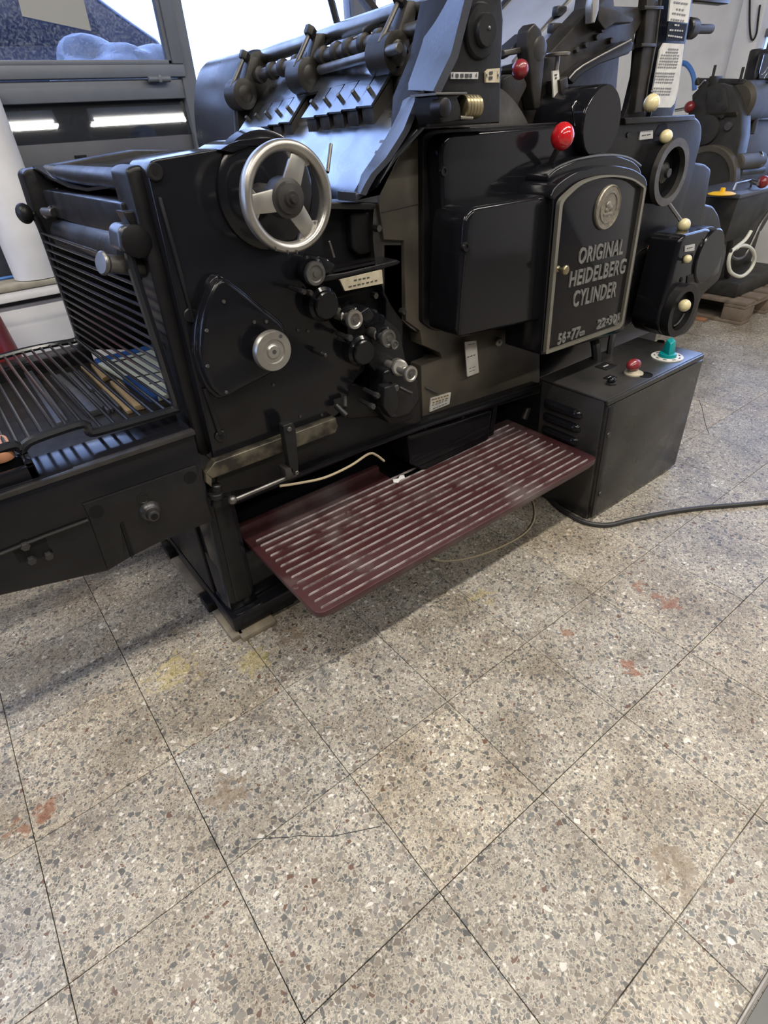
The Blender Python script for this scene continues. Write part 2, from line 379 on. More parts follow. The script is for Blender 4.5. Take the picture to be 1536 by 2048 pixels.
# ================================================================== floor: each terrazzo tile is its own piece
def terrazzo():
    m = bpy.data.materials.new('terrazzo'); m.use_nodes = True; N, L = nodes(m); b = N['Principled BSDF']
    def nn(t, **k):
        n = N.new(t)
        for a, v in k.items(): setattr(n, a, v)
        return n
    def val(x): n = nn('ShaderNodeValue'); n.outputs[0].default_value = x; return n.outputs[0]
    def math_(op, a, c=None, clamp=False):
        n = nn('ShaderNodeMath', operation=op, use_clamp=clamp)
        for i, x in enumerate((a, c)):
            if x is None: continue
            if isinstance(x, (int, float)): n.inputs[i].default_value = x
            else: L.new(x, n.inputs[i])
        return n.outputs[0]
    def mix(f, a, c, mode='MIX'):
        n = nn('ShaderNodeMixRGB', blend_type=mode)
        for i, x in enumerate((f, a, c)):
            if isinstance(x, (int, float)): n.inputs[i].default_value = x
            elif isinstance(x, tuple): n.inputs[i].default_value = (*x, 1)
            else: L.new(x, n.inputs[i])
        return n.outputs[0]
    def ramp(x, stops, interp='LINEAR'):
        n = nn('ShaderNodeValToRGB'); cr = n.color_ramp; cr.interpolation = interp
        while len(cr.elements) < len(stops): cr.elements.new(0.5)
        for e, (p, c) in zip(cr.elements, stops): e.position = p; e.color = (*c, 1)
        L.new(x, n.inputs[0]); return n.outputs[0]
    geo = nn('ShaderNodeNewGeometry'); oi = nn('ShaderNodeObjectInfo')
    rnd = oi.outputs['Random']
    off = nn('ShaderNodeVectorMath', operation='SCALE'); off.inputs[0].default_value = (7.3, 13.1, 3.7); L.new(rnd, off.inputs['Scale'])
    add = nn('ShaderNodeVectorMath', operation='ADD'); L.new(geo.outputs['Position'], add.inputs[0]); L.new(off.outputs[0], add.inputs[1])
    nz = nn('ShaderNodeTexNoise'); nz.inputs['Scale'].default_value = 60; nz.inputs['Detail'].default_value = 2; L.new(add.outputs[0], nz.inputs['Vector'])
    sub = nn('ShaderNodeVectorMath', operation='MULTIPLY_ADD'); L.new(nz.outputs['Color'], sub.inputs[0]); sub.inputs[1].default_value = (0.008, 0.008, 0.0); L.new(add.outputs[0], sub.inputs[2])
    P = sub.outputs[0]
    chips = [(0.0, (0.075, 0.078, 0.078)), (0.13, (0.12, 0.125, 0.125)), (0.30, (0.20, 0.19, 0.175)), (0.48, (0.28, 0.26, 0.23)), (0.64, (0.15, 0.125, 0.105)), (0.76, (0.23, 0.20, 0.17)), (0.905, (0.10, 0.045, 0.028)), (0.93, (0.62, 0.60, 0.56)), (0.97, (0.045, 0.047, 0.05))]
    def layer(scale, present, gap):
        # angular chips: distance to the cell edge decides the outline, the cell's own random the colour and presence
        v1 = nn('ShaderNodeTexVoronoi', feature='F1', voronoi_dimensions='2D'); v1.inputs['Scale'].default_value = scale; L.new(P, v1.inputs['Vector'])
        v2 = nn('ShaderNodeTexVoronoi', feature='DISTANCE_TO_EDGE', voronoi_dimensions='2D'); v2.inputs['Scale'].default_value = scale; L.new(P, v2.inputs['Vector'])
        sp = nn('ShaderNodeSeparateColor'); L.new(v1.outputs['Color'], sp.inputs[0])
        thr = math_('MULTIPLY_ADD', sp.outputs[1], gap); N[thr.node.name].inputs[2].default_value = 0.035
        inside = math_('MULTIPLY', math_('SUBTRACT', v2.outputs['Distance'], thr), 28.0, True)
        pres = math_('LESS_THAN', sp.outputs[2], present)
        return math_('MULTIPLY', inside, pres), ramp(sp.outputs[0], chips, 'CONSTANT')
    fine = nn('ShaderNodeTexNoise'); fine.inputs['Scale'].default_value = 260; fine.inputs['Detail'].default_value = 3; L.new(add.outputs[0], fine.inputs['Vector'])
    matrix = ramp(fine.outputs['Fac'], [(0.3, (0.30, 0.275, 0.225)), (0.7, (0.50, 0.465, 0.39))])
    m3, c3 = layer(330, 0.62, 0.22); m2, c2 = layer(165, 0.62, 0.16); m1, c1 = layer(86, 0.30, 0.20)
    col = mix(math_('MULTIPLY', m3, 0.75), matrix, c3); col = mix(math_('MULTIPLY', m2, 0.9), col, c2)
    col = mix(math_('MULTIPLY', m1, 0.9), col, c1)
    # tile to tile shade, and wide soft dirt
    tint = ramp(rnd, [(0.0, (0.86, 0.85, 0.83)), (0.35, (1.0, 0.98, 0.95)), (0.7, (0.92, 0.93, 0.95)), (1.0, (1.06, 1.02, 0.95))])
    col = mix(1.0, col, tint, 'MULTIPLY')
    d = nn('ShaderNodeTexNoise'); d.inputs['Scale'].default_value = 5.5; d.inputs['Detail'].default_value = 6; L.new(geo.outputs['Position'], d.inputs['Vector'])
    col = mix(1.0, col, ramp(d.outputs['Fac'], [(0.34, (0.66, 0.63, 0.59)), (0.60, (1, 1, 1))]), 'MULTIPLY')
    # stains with a shape of their own
    dn = nn('ShaderNodeTexNoise'); dn.inputs['Scale'].default_value = 38; dn.inputs['Detail'].default_value = 5; L.new(geo.outputs['Position'], dn.inputs['Vector'])
    rust, brown, yel, dark = (0.19, 0.06, 0.018), (0.16, 0.115, 0.07), (0.36, 0.29, 0.07), (0.03, 0.03, 0.032)
    for (u, v, r, c, a) in STAINS:
        q = UZ(u, v, 0)
        vd = nn('ShaderNodeVectorMath', operation='DISTANCE'); L.new(geo.outputs['Position'], vd.inputs[0]); vd.inputs[1].default_value = q
        e = math_('SUBTRACT', 1.0, math_('DIVIDE', vd.outputs['Value'], r))
        e = math_('ADD', e, math_('MULTIPLY', math_('SUBTRACT', dn.outputs['Fac'], 0.51), 5.0))
        e = math_('MULTIPLY', math_('MULTIPLY', e, 2.0, True), a * .8, True)
        col = mix(e, col, {'r': rust, 'b': brown, 'y': yel, 'k': dark}[c])
    L.new(col, b.inputs['Base Color'])
    rr = nn('ShaderNodeMapRange'); rr.inputs['To Min'].default_value = 0.34; rr.inputs['To Max'].default_value = 0.60; L.new(d.outputs['Fac'], rr.inputs['Value'])
    L.new(rr.outputs[0], b.inputs['Roughness'])
    bp = nn('ShaderNodeBump'); bp.inputs['Strength'].default_value = 0.12; bp.inputs['Distance'].default_value = 0.001; L.new(dn.outputs['Fac'], bp.inputs['Height']); L.new(bp.outputs[0], b.inputs['Normal'])
    MATS['terrazzo'] = m
STAINS = [(88, 1625, .030, 'r', .85), (45, 1656, .022, 'r', .8), (1338, 1207, .03, 'r', .8), (1278, 1174, .026, 'r', .75), (1312, 1192, .015, 'r', .7),
          (1256, 1336, .026, 'r', .85), (1134, 1266, .02, 'r', .7), (450, 1585, .045, 'b', .75), (1365, 1750, .05, 'b', .6), (1345, 1720, .03, 'b', .5),
          (345, 1345, .06, 'y', .45), (510, 1320, .05, 'y', .5), (585, 1265, .04, 'b', .7), (962, 1193, .035, 'y', .4), (300, 1310, .02, 'k', .7),
          (640, 1360, .05, 'k', .5), (425, 1685, .02, 'k', .8), (835, 1745, .02, 'k', .6), (1200, 990, .02, 'k', .3), (1150, 1590, .022, 'k', .6)]
terrazzo()
mat('grout', (0.05, 0.045, 0.04), 0.9, col2=(0.55, 0.52, 0.45), nscale=3.5, thresh=(0.46, 0.58))
fl = mk('floor', boxT(-12.5, 17, -17, 8.3, -0.5, -0.045), 'grout'); struct(fl, 'speckled terrazzo tile floor with hairline joints', 'floor')
tb = box((-T / 2 + 0.0008, -T / 2 + 0.0008, -0.0135), (T / 2 - 0.0008, T / 2 - 0.0008, 0), 0.0005, 1)
tile_me, _ = mesh_of('tile', tb, 'terrazzo', 35, Vector())
for j in range(-5, 7):
    for i in range(-6, 18 - 1):
        inst('tile', tile_me, fl, ((i + 0.5) * T, (j + 0.5) * T, random.uniform(-0.0006, 0.0)))
far_tiles = bmesh.new()
for j in range(-16, 8):
    for i in range(-12, 17):
        if -5 <= j < 7 and -6 <= i < 17: continue
        far_tiles = boxT(i + 0.004, i + 0.996, j + 0.004, j + 0.996, -0.045, -0.002, 0, far_tiles)
ft = mk('tile_field', far_tiles, 'terrazzo', fl); ft['kind'] = 'stuff'
# a crack across one tile, as a fine sunken line of dirt
ck = mk('crack', tube([UZ(u, v, 0.0) for u, v in [(503, 1679), (540, 1676), (575, 1675), (600, 1671), (632, 1673), (668, 1672), (700, 1665), (735, 1658), (762, 1652)]], 0.0009, 6), 'ink', fl)
ck2 = mk('crack', tube([UZ(u, v, 0.0) for u, v in [(1398, 800), (1404, 815), (1410, 845), (1418, 868)]], 0.0012, 6), 'ink', fl)

# dark plate let into the floor at the bottom right
pl = mk('floor_plate', boxT(1.2, 5.6, -5.2, -2.47, -0.002, 0.012, 0.001), 'mat_grey', base=True)
tag(pl, 'dark grey floor plate with a metal edge in the bottom right corner', 'floor plate')
mk('edge_strip', boxT(1.2, 5.6, -2.465, -2.44, 0.0, 0.016, 0.001), 'dull_steel', pl, label='thin bare metal edging strip')

# ================================================================== room shell
WY = 7.5
SZ = 2.17                                   # window sill height
wb = boxT(-12, 16.8, WY, WY + 0.8, 0, SZ - 0.02)
wb = boxT(-12, 16.8, WY, WY + 0.8, 11.3, 12.0, 0, wb); wb = boxT(-12, -7, WY, WY + 0.8, SZ - 0.02, 11.3, 0, wb); wb = boxT(11.6, 16.8, WY, WY + 0.8, SZ - 0.02, 11.3, 0, wb)
wall_b = mk('wall_back', wb, 'wall_white', smooth=0); struct(wall_b, 'white painted wall with the workshop windows', 'wall')
zs = [U(40, v, 6.74).z / T for v in (580, 602, 616)]
tr1 = mk('trim_1', boxT(-7, 4.3, 6.74, 7.499, zs[1], zs[0], 0.004), 'wall_white'); struct(tr1, 'projecting white window sill and plinth under the left window', 'window sill')
mk('sill_stone', boxT(-7, 4.3, 6.72, 7.33, zs[0], zs[0] + 0.07, 0.004), 'stone_sill', tr1)
mk('sill_shadow_band', boxT(-7, 4.3, 6.95, 7.499, zs[2] - 0.02, zs[1], 0.0), 'sill_shadow_band', tr1)  # shadow beneath the projecting sill, painted as a grey band
mk('plinth', boxT(-7, 4.3, 6.88, 7.499, 0.0, zs[2], 0.004), 'wall_white', tr1)
# right wall with a pillar and a bright window beyond it
wr = boxT(16, 16.8, 5.35, 8.3, 0, 12.0); wr = boxT(16, 16.8, -17, 5.35, 0, 2.6, 0, wr); wr = boxT(16, 16.8, -17, 5.35, 9.0, 12.0, 0, wr); wr = boxT(16, 16.8, -17, -1.0, 2.6, 9.0, 0, wr)
wall_r = mk('wall_right', wr, 'wall_white', smooth=0); struct(wall_r, 'white plastered end wall behind the second press', 'wall')
mk('pillar', boxT(15.84, 16.02, 5.33, 5.82, 0, 12.0, 0.006), 'wall_white', wall_r)
wl = boxT(-12.8, -12, -17, 8.3, 0, 2.6); wl = boxT(-12.8, -12, -17, 8.3, 9.0, 12.0, 0, wl); wl = boxT(-12.8, -12, -17, 1.0, 2.6, 9.0, 0, wl); wl = boxT(-12.8, -12, 7, 8.3, 2.6, 9, 0, wl)
struct(mk('wall_left', wl, 'dark_wall', smooth=0), 'dark painted wall at the left end', 'wall')
struct(mk('ceiling', boxT(-12.8, 16.8, -17.8, 8.3, 12.0, 12.3), 'ceiling_paint', smooth=0), 'flat off-white ceiling', 'ceiling')

# ------------------------------------------------------------------ left window: grey steel casement over a fixed light and a sheet panel
WF = 7.34
def xw(u, v, y=WF): return U(u, v, y).x / T
def zw(u, v, y=WF): return U(u, v, y).z / T
x_st0, x_st1, x_po0, x_po1 = xw(343, 128), xw(360, 128), xw(366, 150), xw(398, 190)
x_po0 = x_st1 - 0.02
z_a, z_b, z_c, z_d = zw(200, 130), zw(200, 157), zw(200, 160), zw(200, 186)
w1 = boxT(-7, x_po1, WF, WF + 0.3, z_c - 0.22, z_c, 0.004)                       # transom
w1 = boxT(x_po0, x_po1, WF - 0.03, WF + 0.33, SZ + 0.06, 11.3, 0.004, w1)         # post
w1 = boxT(-3.4, -3.1, WF, WF + 0.3, SZ + 0.06, 11.3, 0.004, w1)
w1 = boxT(-7, x_po1, WF, WF + 0.3, 11.1, 11.3, 0.004, w1)
w1 = boxT(-7, x_po1, WF, WF + 0.3, SZ + 0.06, SZ + 0.22, 0.004, w1)
win1 = mk('window_1', w1, 'frame_grey'); struct(win1, 'grey steel window with an opening top light over a sheet panel', 'window')
cs = boxT(-3.08, x_st1 + 0.03, WF - 0.06, WF + 0.16, z_b, z_a, 0.004)
cs = boxT(x_st0, x_st1 + 0.03, WF - 0.058, WF + 0.158, z_a + .002, 11.05, 0.004, cs); cs = boxT(-3.08, -2.9, WF - 0.06, WF + 0.16, z_b, 11.05, 0.004, cs)
cs = boxT(-3.08, x_st1 + 0.03, WF - 0.06, WF + 0.16, 10.8, 11.05, 0.004, cs)
mk('casement', cs, 'frame_grey', win1)
mk('glazing_bead', boxT(-2.9, x_st0, WF - 0.03, WF + 0.1, z_a, z_a + 0.05, 0.003, boxT(x_st0 - 0.05, x_st0, WF - 0.03, WF + 0.1, z_a, 10.8, 0.003)), 'frame_grey', win1)
mk('pane', boxT(-2.9, x_st0, WF + 0.03, WF + 0.05, z_a, 10.8), 'dusty_glass', win1, smooth=0, label='dusty window glass with dried drops')
zp = zw(150, 283)
PT = 0.075                                  # the lower pane leans back a little in its frame
zt_ = z_c - 0.2
mk('pane', hexa([V(-3.1, WF + .04, zp), V(x_po0, WF + .04, zp), V(x_po0, WF + .06, zp), V(-3.1, WF + .06, zp), V(-3.1, WF + .04 + PT, zt_), V(x_po0, WF + .04 + PT, zt_), V(x_po0, WF + .06 + PT, zt_), V(-3.1, WF + .06 + PT, zt_)]), 'mirror_glass', win1, smooth=0, label='dark lower pane mirroring the ceiling lamps')
mk('backing_board', boxT(-3.1, x_po0, WF + 0.20, WF + 0.24, zp, z_c - 0.2), 'panel_grey', win1, smooth=0)
mk('sheet_panel', boxT(-7, x_po0, WF + 0.05, WF + 0.14, SZ + 0.2, zp, 0.003), 'panel_grey', win1)
p = U(162, 315, WF + 0.04); mk('slot', box(p + Vector((-.022, -.004, -.008)), p + Vector((.022, .004, .008)), 0.001), 'black_matte', win1)
p = U(318, 158, WF - 0.06); hb = rod(p + Vector((-.045, -.005, 0)), p + Vector((.045, -.005, 0)), 0.011, 12); hb = box(p + Vector((-.006, -.018, -.012)), p + Vector((.006, 0.004, .012)), .002, 2, hb)
mk('hinge', hb, 'frame_grey', win1)
def facing(u, v, y=-16.8):
    """where a point mirrored by the leaning lower pane stands on the opposite side of the room (tiles)"""
    n_ = Vector((0, -(zt_ - zp), PT)).normalized(); o_ = V(0, WF + .04, zp) / T; d_ = ray(u, v).normalized()
    p_ = CP + d_ * ((o_ - CP).dot(n_) / d_.dot(n_)); r_ = d_ - n_ * (2 * d_.dot(n_)); q_ = p_ + r_ * ((y - p_.y) / r_.y); return q_.x, q_.z
fx0, fz0 = facing(246, 268, -17); fx1, fz1 = facing(322, 214, -17)
wf = boxT(-12.8, 16.8, -17.8, -17, 0, fz0); wf = boxT(-12.8, 16.8, -17.8, -17, fz1, 12.0, 0, wf); wf = boxT(-12.8, fx0, -17.8, -17, fz0, fz1, 0, wf); wf = boxT(fx1, 16.8, -17.8, -17, fz0, fz1, 0, wf)
struct(mk('wall_front', wf, 'dark_wall', smooth=0), 'dark painted wall facing the press', 'wall')
# right window: clear lights with posts, open to the bright yard
w2 = boxT(11.4, 11.6, WF, WF + 0.3, SZ, 11.3, 0.004); xm = xw(736, 15)
w2 = boxT(xm - 0.27, xm + 0.17, WF, WF + 0.3, SZ, 11.3, 0.004, w2); w2 = boxT(x_po1, 11.6, WF, WF + 0.3, SZ, SZ + 0.2, 0.004, w2); w2 = boxT(x_po1, 11.6, WF, WF + 0.3, 11.1, 11.3, 0.004, w2)
win2 = mk('window_2', w2, 'frame_grey'); struct(win2, 'wide bright window behind the press with a grey post', 'window')
mk('pane', boxT(x_po1, xm - 0.27, WF + 0.1, WF + 0.12, SZ + 0.2, 11.1), 'clear_glass', win2, smooth=0)
mk('pane', boxT(xm + 0.17, 11.4, WF + 0.1, WF + 0.12, SZ + 0.2, 11.1), 'clear_glass', win2, smooth=0)
wb_bars = boxT(7.9, 7.94, WF + .12, WF + .16, SZ + .2, 11.1)
for k in range(1, 7): wb_bars = boxT(7.9 + .5 * k, 7.94 + .5 * k, WF + .12, WF + .16, SZ + .2, 11.1, 0, wb_bars)
mk('window_bars', wb_bars, 'frame_grey', win2)
# right wall window
w3 = boxT(16.2, 16.4, -1, 5.35, 2.6, 2.8, .004); w3 = boxT(16.2, 16.4, -1, 5.35, 8.8, 9.0, .004, w3)
for yy in (-1, 2.0, 5.0): w3 = boxT(16.2, 16.4, yy, yy + .25, 2.6, 9.0, .004, w3)
w3 = boxT(16.2, 16.4, -1, 5.35, 4.98, 5.12, .004, w3)
win3 = mk('window_3', w3, 'frame_grey'); struct(win3, 'bright window beside the cracked white pillar', 'window')
mk('pane', boxT(16.29, 16.31, -1, 5.35, 2.8, 8.8), 'clear_glass', win3, smooth=0)
w4 = boxT(-12.5, -12.3, 1.0, 7, 2.6, 2.8, .004); w4 = boxT(-12.5, -12.3, 1.0, 7, 8.8, 9, .004, w4)
for yy in (1.0, 3.9, 6.8): w4 = boxT(-12.5, -12.3, yy, yy + .2, 2.6, 9, .004, w4)
win4 = mk('added_window_4', w4, 'frame_grey'); struct(win4, 'added unseen window in the left end wall, for cool daylight', 'window')  # unseen window put in for daylight on the left floor and delivery
mk('pane', boxT(-12.41, -12.39, 1.0, 7, 2.8, 8.8), 'clear_glass', win4, smooth=0)
# yard outside
struct(mk('yard_ground', boxT(-40, 50, 8.4, 60, -0.6, -0.1), 'stone_sill', smooth=0), 'pale ground of the yard outside the window', 'ground')

# ------------------------------------------------------------------ ceiling lamps (twin tube battens)
def batten(x, y, length, label):
    t = thing('ceiling_lamp', V(x, y, 10.3), label, 'lamp', 'fluorescent battens on the ceiling')
    mk('batten', boxT(x - length / 2, x + length / 2, y - 0.12, y + 0.12, 10.42, 10.7, 0.004), 'lamp_white', t)
    for s in (-1, 1): mk('hanger', rod(V(x + s * length * .3, y, 10.68), V(x + s * length * .3, y, 12.0), .005, 8), 'lamp_white', t)
    for s in (-0.14, 0.14):
        mk('tube', rod(V(x - length / 2 + .1, y + s, 10.33), V(x + length / 2 - .1, y + s, 10.33), 0.013, 10), 'tube_glow', t)
    for s in (-1, 1):
        mk('tube_holder', boxT(x + s * (length / 2 - .05) - .04, x + s * (length / 2 - .05) + .04, y - .2, y + .2, 10.25, 10.45, .003), 'lamp_white', t)
    li = bpy.data.lights.new('tube_light', 'AREA'); li.shape = 'RECTANGLE'; li.size = length * T; li.size_y = 0.10
    li.energy = TUBE_POWER; li.color = TUBE_COLOR
    lo = bpy.data.objects.new('tube_light', li); link(lo, 'tube_light', t, V(x, y, 10.22)); lo.parent = t
for k, (x, y) in enumerate([(-3, -1.9), (3.2, -1.9), (9.4, -1.9), (-3, -9), (3.2, -9), (9.4, -9)]):
    batten(x, y, 5.0, 'twin tube ceiling lamp, %s of the %s row' % (('left end', 'middle', 'right end')[k % 3], ('near', 'far')[k // 3]))

batten(-4.2, 3.4, 4.0, 'added twin tube lamp, unseen, lighting the delivery end of the press')  # extra lamp out of view, added to brighten the delivery table

# ------------------------------------------------------------------ things by the left window
p = U(86, 572, 7.02)
rl = lathe((p.x, p.y, zs[0] * T + 0.07 * T), (0, 0, 1), [(0.070, 0), (0.088, 0.003), (0.089, 0.05), (0.089, 0.62), (0.086, 0.625), (0.055, 0.625)], 28)
ro = mk('paper_roll', rl, 'paper_roll', base=True); tag(ro, 'white roll of paper standing on the window sill', 'paper roll')
mk('core', lathe((p.x, p.y, zs[0] * T + 0.63), (0, 0, 1), [(0.052, 0), (0.052, 0.03), (0.042, 0.03), (0.042, 0.0)], 20), 'tan_wood', ro)
hc = mk('blue_cable', tube([Vector((U(u, v, 7.2).x, 7.2 * T, zs[0] * T + .07 * T + .0062)) for u, v in [(-90, 577), (-40, 571), (0, 567), (35, 562), (48, 561)]], 0.006, 8, smooth=4), 'cable_blue', base=True)
tag(hc, 'blue cable lying along the window sill beside the paper roll', 'cable')
# leaning red gas bottle
E0, E1 = U(42, 705, 6.0), U(0, 628, 6.0); ed = (E1 - E0).normalized(); sd = Vector((-ed.z, 0, ed.x)) * .116
A = E0 - ed * ((E0.z - .035) / ed.z) + sd; Bp = A + ed * .84 + Vector((0, .05, 0))
rc = thing('gas_cylinder', A, 'red steel cylinder leaning by the white wall', 'gas cylinder')
ax = (Bp - A); h = ax.length
mk('body', lathe(A, ax, [(0.09, 0), (0.115, 0.02), (0.115, h * 0.82), (0.09, h * 0.9), (0.035, h * 0.96)], 28), 'red_metal', rc)
mk('valve', lathe(A + ax * 0.955, ax, [(0.03, 0), (0.03, 0.03), (0.018, 0.035), (0.018, 0.07), (0.0, 0.072)], 14), 'brass_dull', rc)
# paper note on the glass
np_ = [(28, -40), (158, -40), (183, 62), (45, 32)]
nt = mk('paper_note', prism(PP(np_, WF - 0.0), WF + 0.012, WF + 0.022), 'paper_note', smooth=0); tag(nt, 'blank sheet of paper taped to the dusty window', 'paper')
# yard: dark blue car body and a heap of plastic sheet seen through the dusty pane
def blob(c, r, seed, amp, sq, sub=4):
    b = bmesh.new(); bmesh.ops.create_icosphere(b, subdivisions=sub, radius=1.0); rnd_ = random.Random(seed)
    ph = [(Vector((rnd_.uniform(-1, 1), rnd_.uniform(-1, 1), rnd_.uniform(-1, 1))).normalized() * rnd_.uniform(2, 6), rnd_.uniform(0, 6)) for _ in range(9)]
    for v in b.verts:
        d = sum(math.sin(v.co.dot(k) + f) for k, f in ph) / 9
        q = v.co * (1 + amp * d); v.co = Vector((q.x * sq[0], q.y * sq[1], q.z * sq[2])) * r + Vector(c)
    bmesh.ops.recalc_face_normals(b, faces=b.faces); return b
cy = 10.5
prof = [(-260, 420), (-260, 60), (-200, -60), (-60, -110), (60, -80), (150, -45), (215, 5), (270, 45), (318, 78), (330, 95), (345, 140), (352, 420)]
car = thing('parked_car', (0.3, cy * T + .6, -0.03), 'dark blue car body outside behind the dusty pane', 'car')
mk('body', prism(fillet(PP(prof, cy), 0.08, 4), cy, cy + 5, 0.06, 4), 'car_blue', car)
gx = PP([(-150, 95), (-120, -30), (-20, -60), (80, -40), (170, 10), (205, 60), (140, 90)], cy)
mk('side_window', prism(fillet(gx, .03, 4), cy - .02, cy + .1, 0.004), 'car_glass', car)
for u in (-120, 210):
    q = U(u, 420, cy); mk('tyre', lathe((q.x, cy * T - .01, 0.28), (0, 1, 0), [(0.18, 0), (0.30, 0.01), (0.31, 0.1), (0.30, 0.19), (0.18, .2)], 28), 'cable_black', car)
q = U(235, 108, 9.3)
pb = blob(q + Vector((-.06, 0.04, -0.07)), 0.17, 5, 0.75, (1.5, .5, 0.75)); pb = merge(pb, blob(q + Vector((.12, .02, -.09)), 0.13, 9, 0.8, (1.2, .6, .9)))
pbo = mk('plastic_sheet', pb, 'plastic_sheet', smooth=12); tag(pbo, 'crumpled pale plastic sheet outside against the dusty pane', 'plastic sheet')

# ================================================================== the cylinder press
PR = thing('printing_press', V(3.2, 2.8, 0), 'large black cylinder printing press with a maroon footboard and a lettered door', 'printing press')
YF, YM = 1.65, 1.90                         # fronts of the delivery side plate and of the main frame
def part(name, bm, m, parent=PR, smooth=35, label=None): return mk(name, bm, m, parent, smooth, label)
def px_prism(pts, y0, y1, bev=0.0, r=0.0, bm=None, seg=3, n=5):
    return prism(fillet(PP(pts, y0), r, n) if r else PP(pts, y0), y0, y1, bev, seg, bm)
def disc(u, v, y, r, depth, bev=0.003, seg=32):
    """short turned boss facing the front; depth in metres towards the machine"""
    c = U(u, v, y); return lathe(c, (0, 1, 0), [(max(1e-4, r - bev), 0), (r, bev), (r, depth)], seg)
def bolt(u, v, y, r=0.006, h=0.006, m='dark_iron', parent=PR, name='bolt', seg=6):
    c = U(u, v, y); return part(name, lathe(c - Vector((0, h, 0)), (0, 1, 0), [(r * .85, 0), (r, h * .25), (r, h + .002)], seg), m, parent)
def rz(u, v0, v1, y): return abs(U(u, v0, y).z - U(u, v1, y).z) / 2

# ---------------- base casting
bs = hexa([V(0.93, 1.80, 0.06), V(5.0, 1.80, 0.06), V(5.0, 5.2, 0.06), V(0.93, 5.2, 0.06), V(0.93, 1.80, 0.26), V(5.0, 1.80, 0.26), V(5.0, 5.2, 0.26), V(0.93, 5.2, 0.26)], None, 0.012)
bs = hexa([V(0.96, 1.92, 0.24), V(4.95, 2.15, 0.24), V(4.95, 5.1, 0.24), V(0.96, 5.1, 0.24), V(0.985, 1.92, .82), V(4.95, 2.15, .82), V(4.95, 5.1, .82), V(0.985, 5.1, .82)], bs, 0.015)
bs = hexa([V(0.985, 2.36, .80), V(4.95, 2.36, .80), V(4.95, 5.1, .80), V(0.985, 5.1, .80), V(1.02, 2.36, 1.62), V(4.95, 2.36, 1.62), V(4.95, 5.1, 1.62), V(1.02, 5.1, 1.62)], bs, 0.01)
bs = hexa([V(0.965, 1.88, .24), V(1.25, 1.88, .24), V(1.25, 2.4, .24), V(0.965, 2.4, .24), V(1.02, 1.88, 1.62), V(1.27, 1.88, 1.62), V(1.27, 2.4, 1.62), V(1.02, 2.4, 1.62)], bs, 0.012)
part('base', bs, 'black_paint')
part('base_panel', prism(fillet([(1.03 * T, .36 * T), (1.075 * T, 1.5 * T), (1.22 * T, 1.5 * T), (1.21 * T, .36 * T)], .012, 4), 1.865, 1.90, .006), 'black_worn')
part('side_web', hexa([V(.935, 2.2, .3), V(.935, 4.6, .3), V(.97, 4.6, .3), V(.97, 2.2, .3), V(.985, 2.35, 1.3), V(.985, 4.2, 1.3), V(1.03, 4.2, 1.3), V(1.03, 2.35, 1.3)], None, .004), 'black_worn')
for y in (2.3, 3.4): part('foot', boxT(0.86, 1.1, y, y + .22, 0.0, .12, .004), 'black_worn')
part('foot', boxT(1.25, 1.6, 1.86, 2.05, 0.0, .1, .004), 'black_worn')
# rear and feeder part of the machine bed
part('bed', boxT(1.02, 8.9, 2.05, 5.1, 1.25, 1.60, .01), 'black_paint')
part('feeder_base', boxT(5.2, 8.6, 2.3, 5.0, 0.0, 1.3, .012), 'black_worn')
# toe recess: ribs of the casting between step and bed
for x in (3.35, 3.9, 4.4): part('casting_rib', hexa([V(x - .05, 1.86, .75), V(x + .05, 1.86, .75), V(x + .05, 2.2, .75), V(x - .05, 2.2, .75), V(x - .03, 1.8, 1.4), V(x + .03, 1.8, 1.4), V(x + .03, 2.2, 1.4), V(x - .03, 2.2, 1.4)], None, .006), 'black_paint')
part('step_bracket', px_prism([(815, 872), (905, 846), (985, 820), (978, 880), (850, 942), (822, 930)], 1.78, 2.1, .01, .012), 'black_paint')
# bed rail along the front, with a lit lower lip
rail = [(426, 958), (842, 838), (1078, 756), (1078, 790), (860, 852), (572, 962), (428, 1000)]
part('bed_front', px_prism([(432, 930), (700, 822), (838, 770), (843, 846), (1080, 768), (1080, 786), (850, 858), (570, 962), (432, 990)], 1.78, 2.2, .004), 'black_worn')
part('bed_lip', tube([U(u, v, 1.74) for u, v in [(575, 955), (700, 906), (850, 851), (1060, 782)]], .008, 8), 'black_paint')
# flat gib bar on the bed
part('gib_bar', px_prism([(413, 948), (430, 925), (672, 836), (677, 852), (672, 866), (425, 958)], 1.58, 1.66, .003), 'bar_brass')
part('gib_step', px_prism([(412, 947), (424, 957), (424, 975), (412, 965)], 1.58, 1.75, .002), 'bar_brass')

# ---------------- footboard
z0, z1 = .86, .92
fp = [(1.30, .72), (4.86, .72), (4.86, 2.02), (4.45, 2.02), (4.45, 1.92), (3.45, 1.80), (2.95, 1.80), (2.95, 2.14), (1.29, 2.14)]
fo = fillet([(x * T, y * T) for x, y in fp], [.03, .03, .01, .004, .004, .004, .004, .01, .012], 5)
FB = part('footboard', slab_z(fo, z0 * T, z1 * T, .004), 'maroon', label='maroon ribbed footboard, worn and dusty')
nr = 13
for k in range(nr):
    y = .775 + k * .0925
    x1 = 4.74
    part('rib', hexa([V(1.36, y - .007, z1 - .005), V(x1, y - .007, z1 - .005), V(x1, y + .007, z1 - .005), V(1.36, y + .007, z1 - .005),
                      V(1.37, y - .0035, z1 + .014), V(x1 - .01, y - .0035, z1 + .014), V(x1 - .01, y + .0035, z1 + .014), V(1.37, y + .0035, z1 + .014)]), 'maroon_rib', FB)
part('back_lip', boxT(1.29, 2.93, 2.07, 2.14, z1 - .02, z1 + .08, .004), 'maroon', FB)
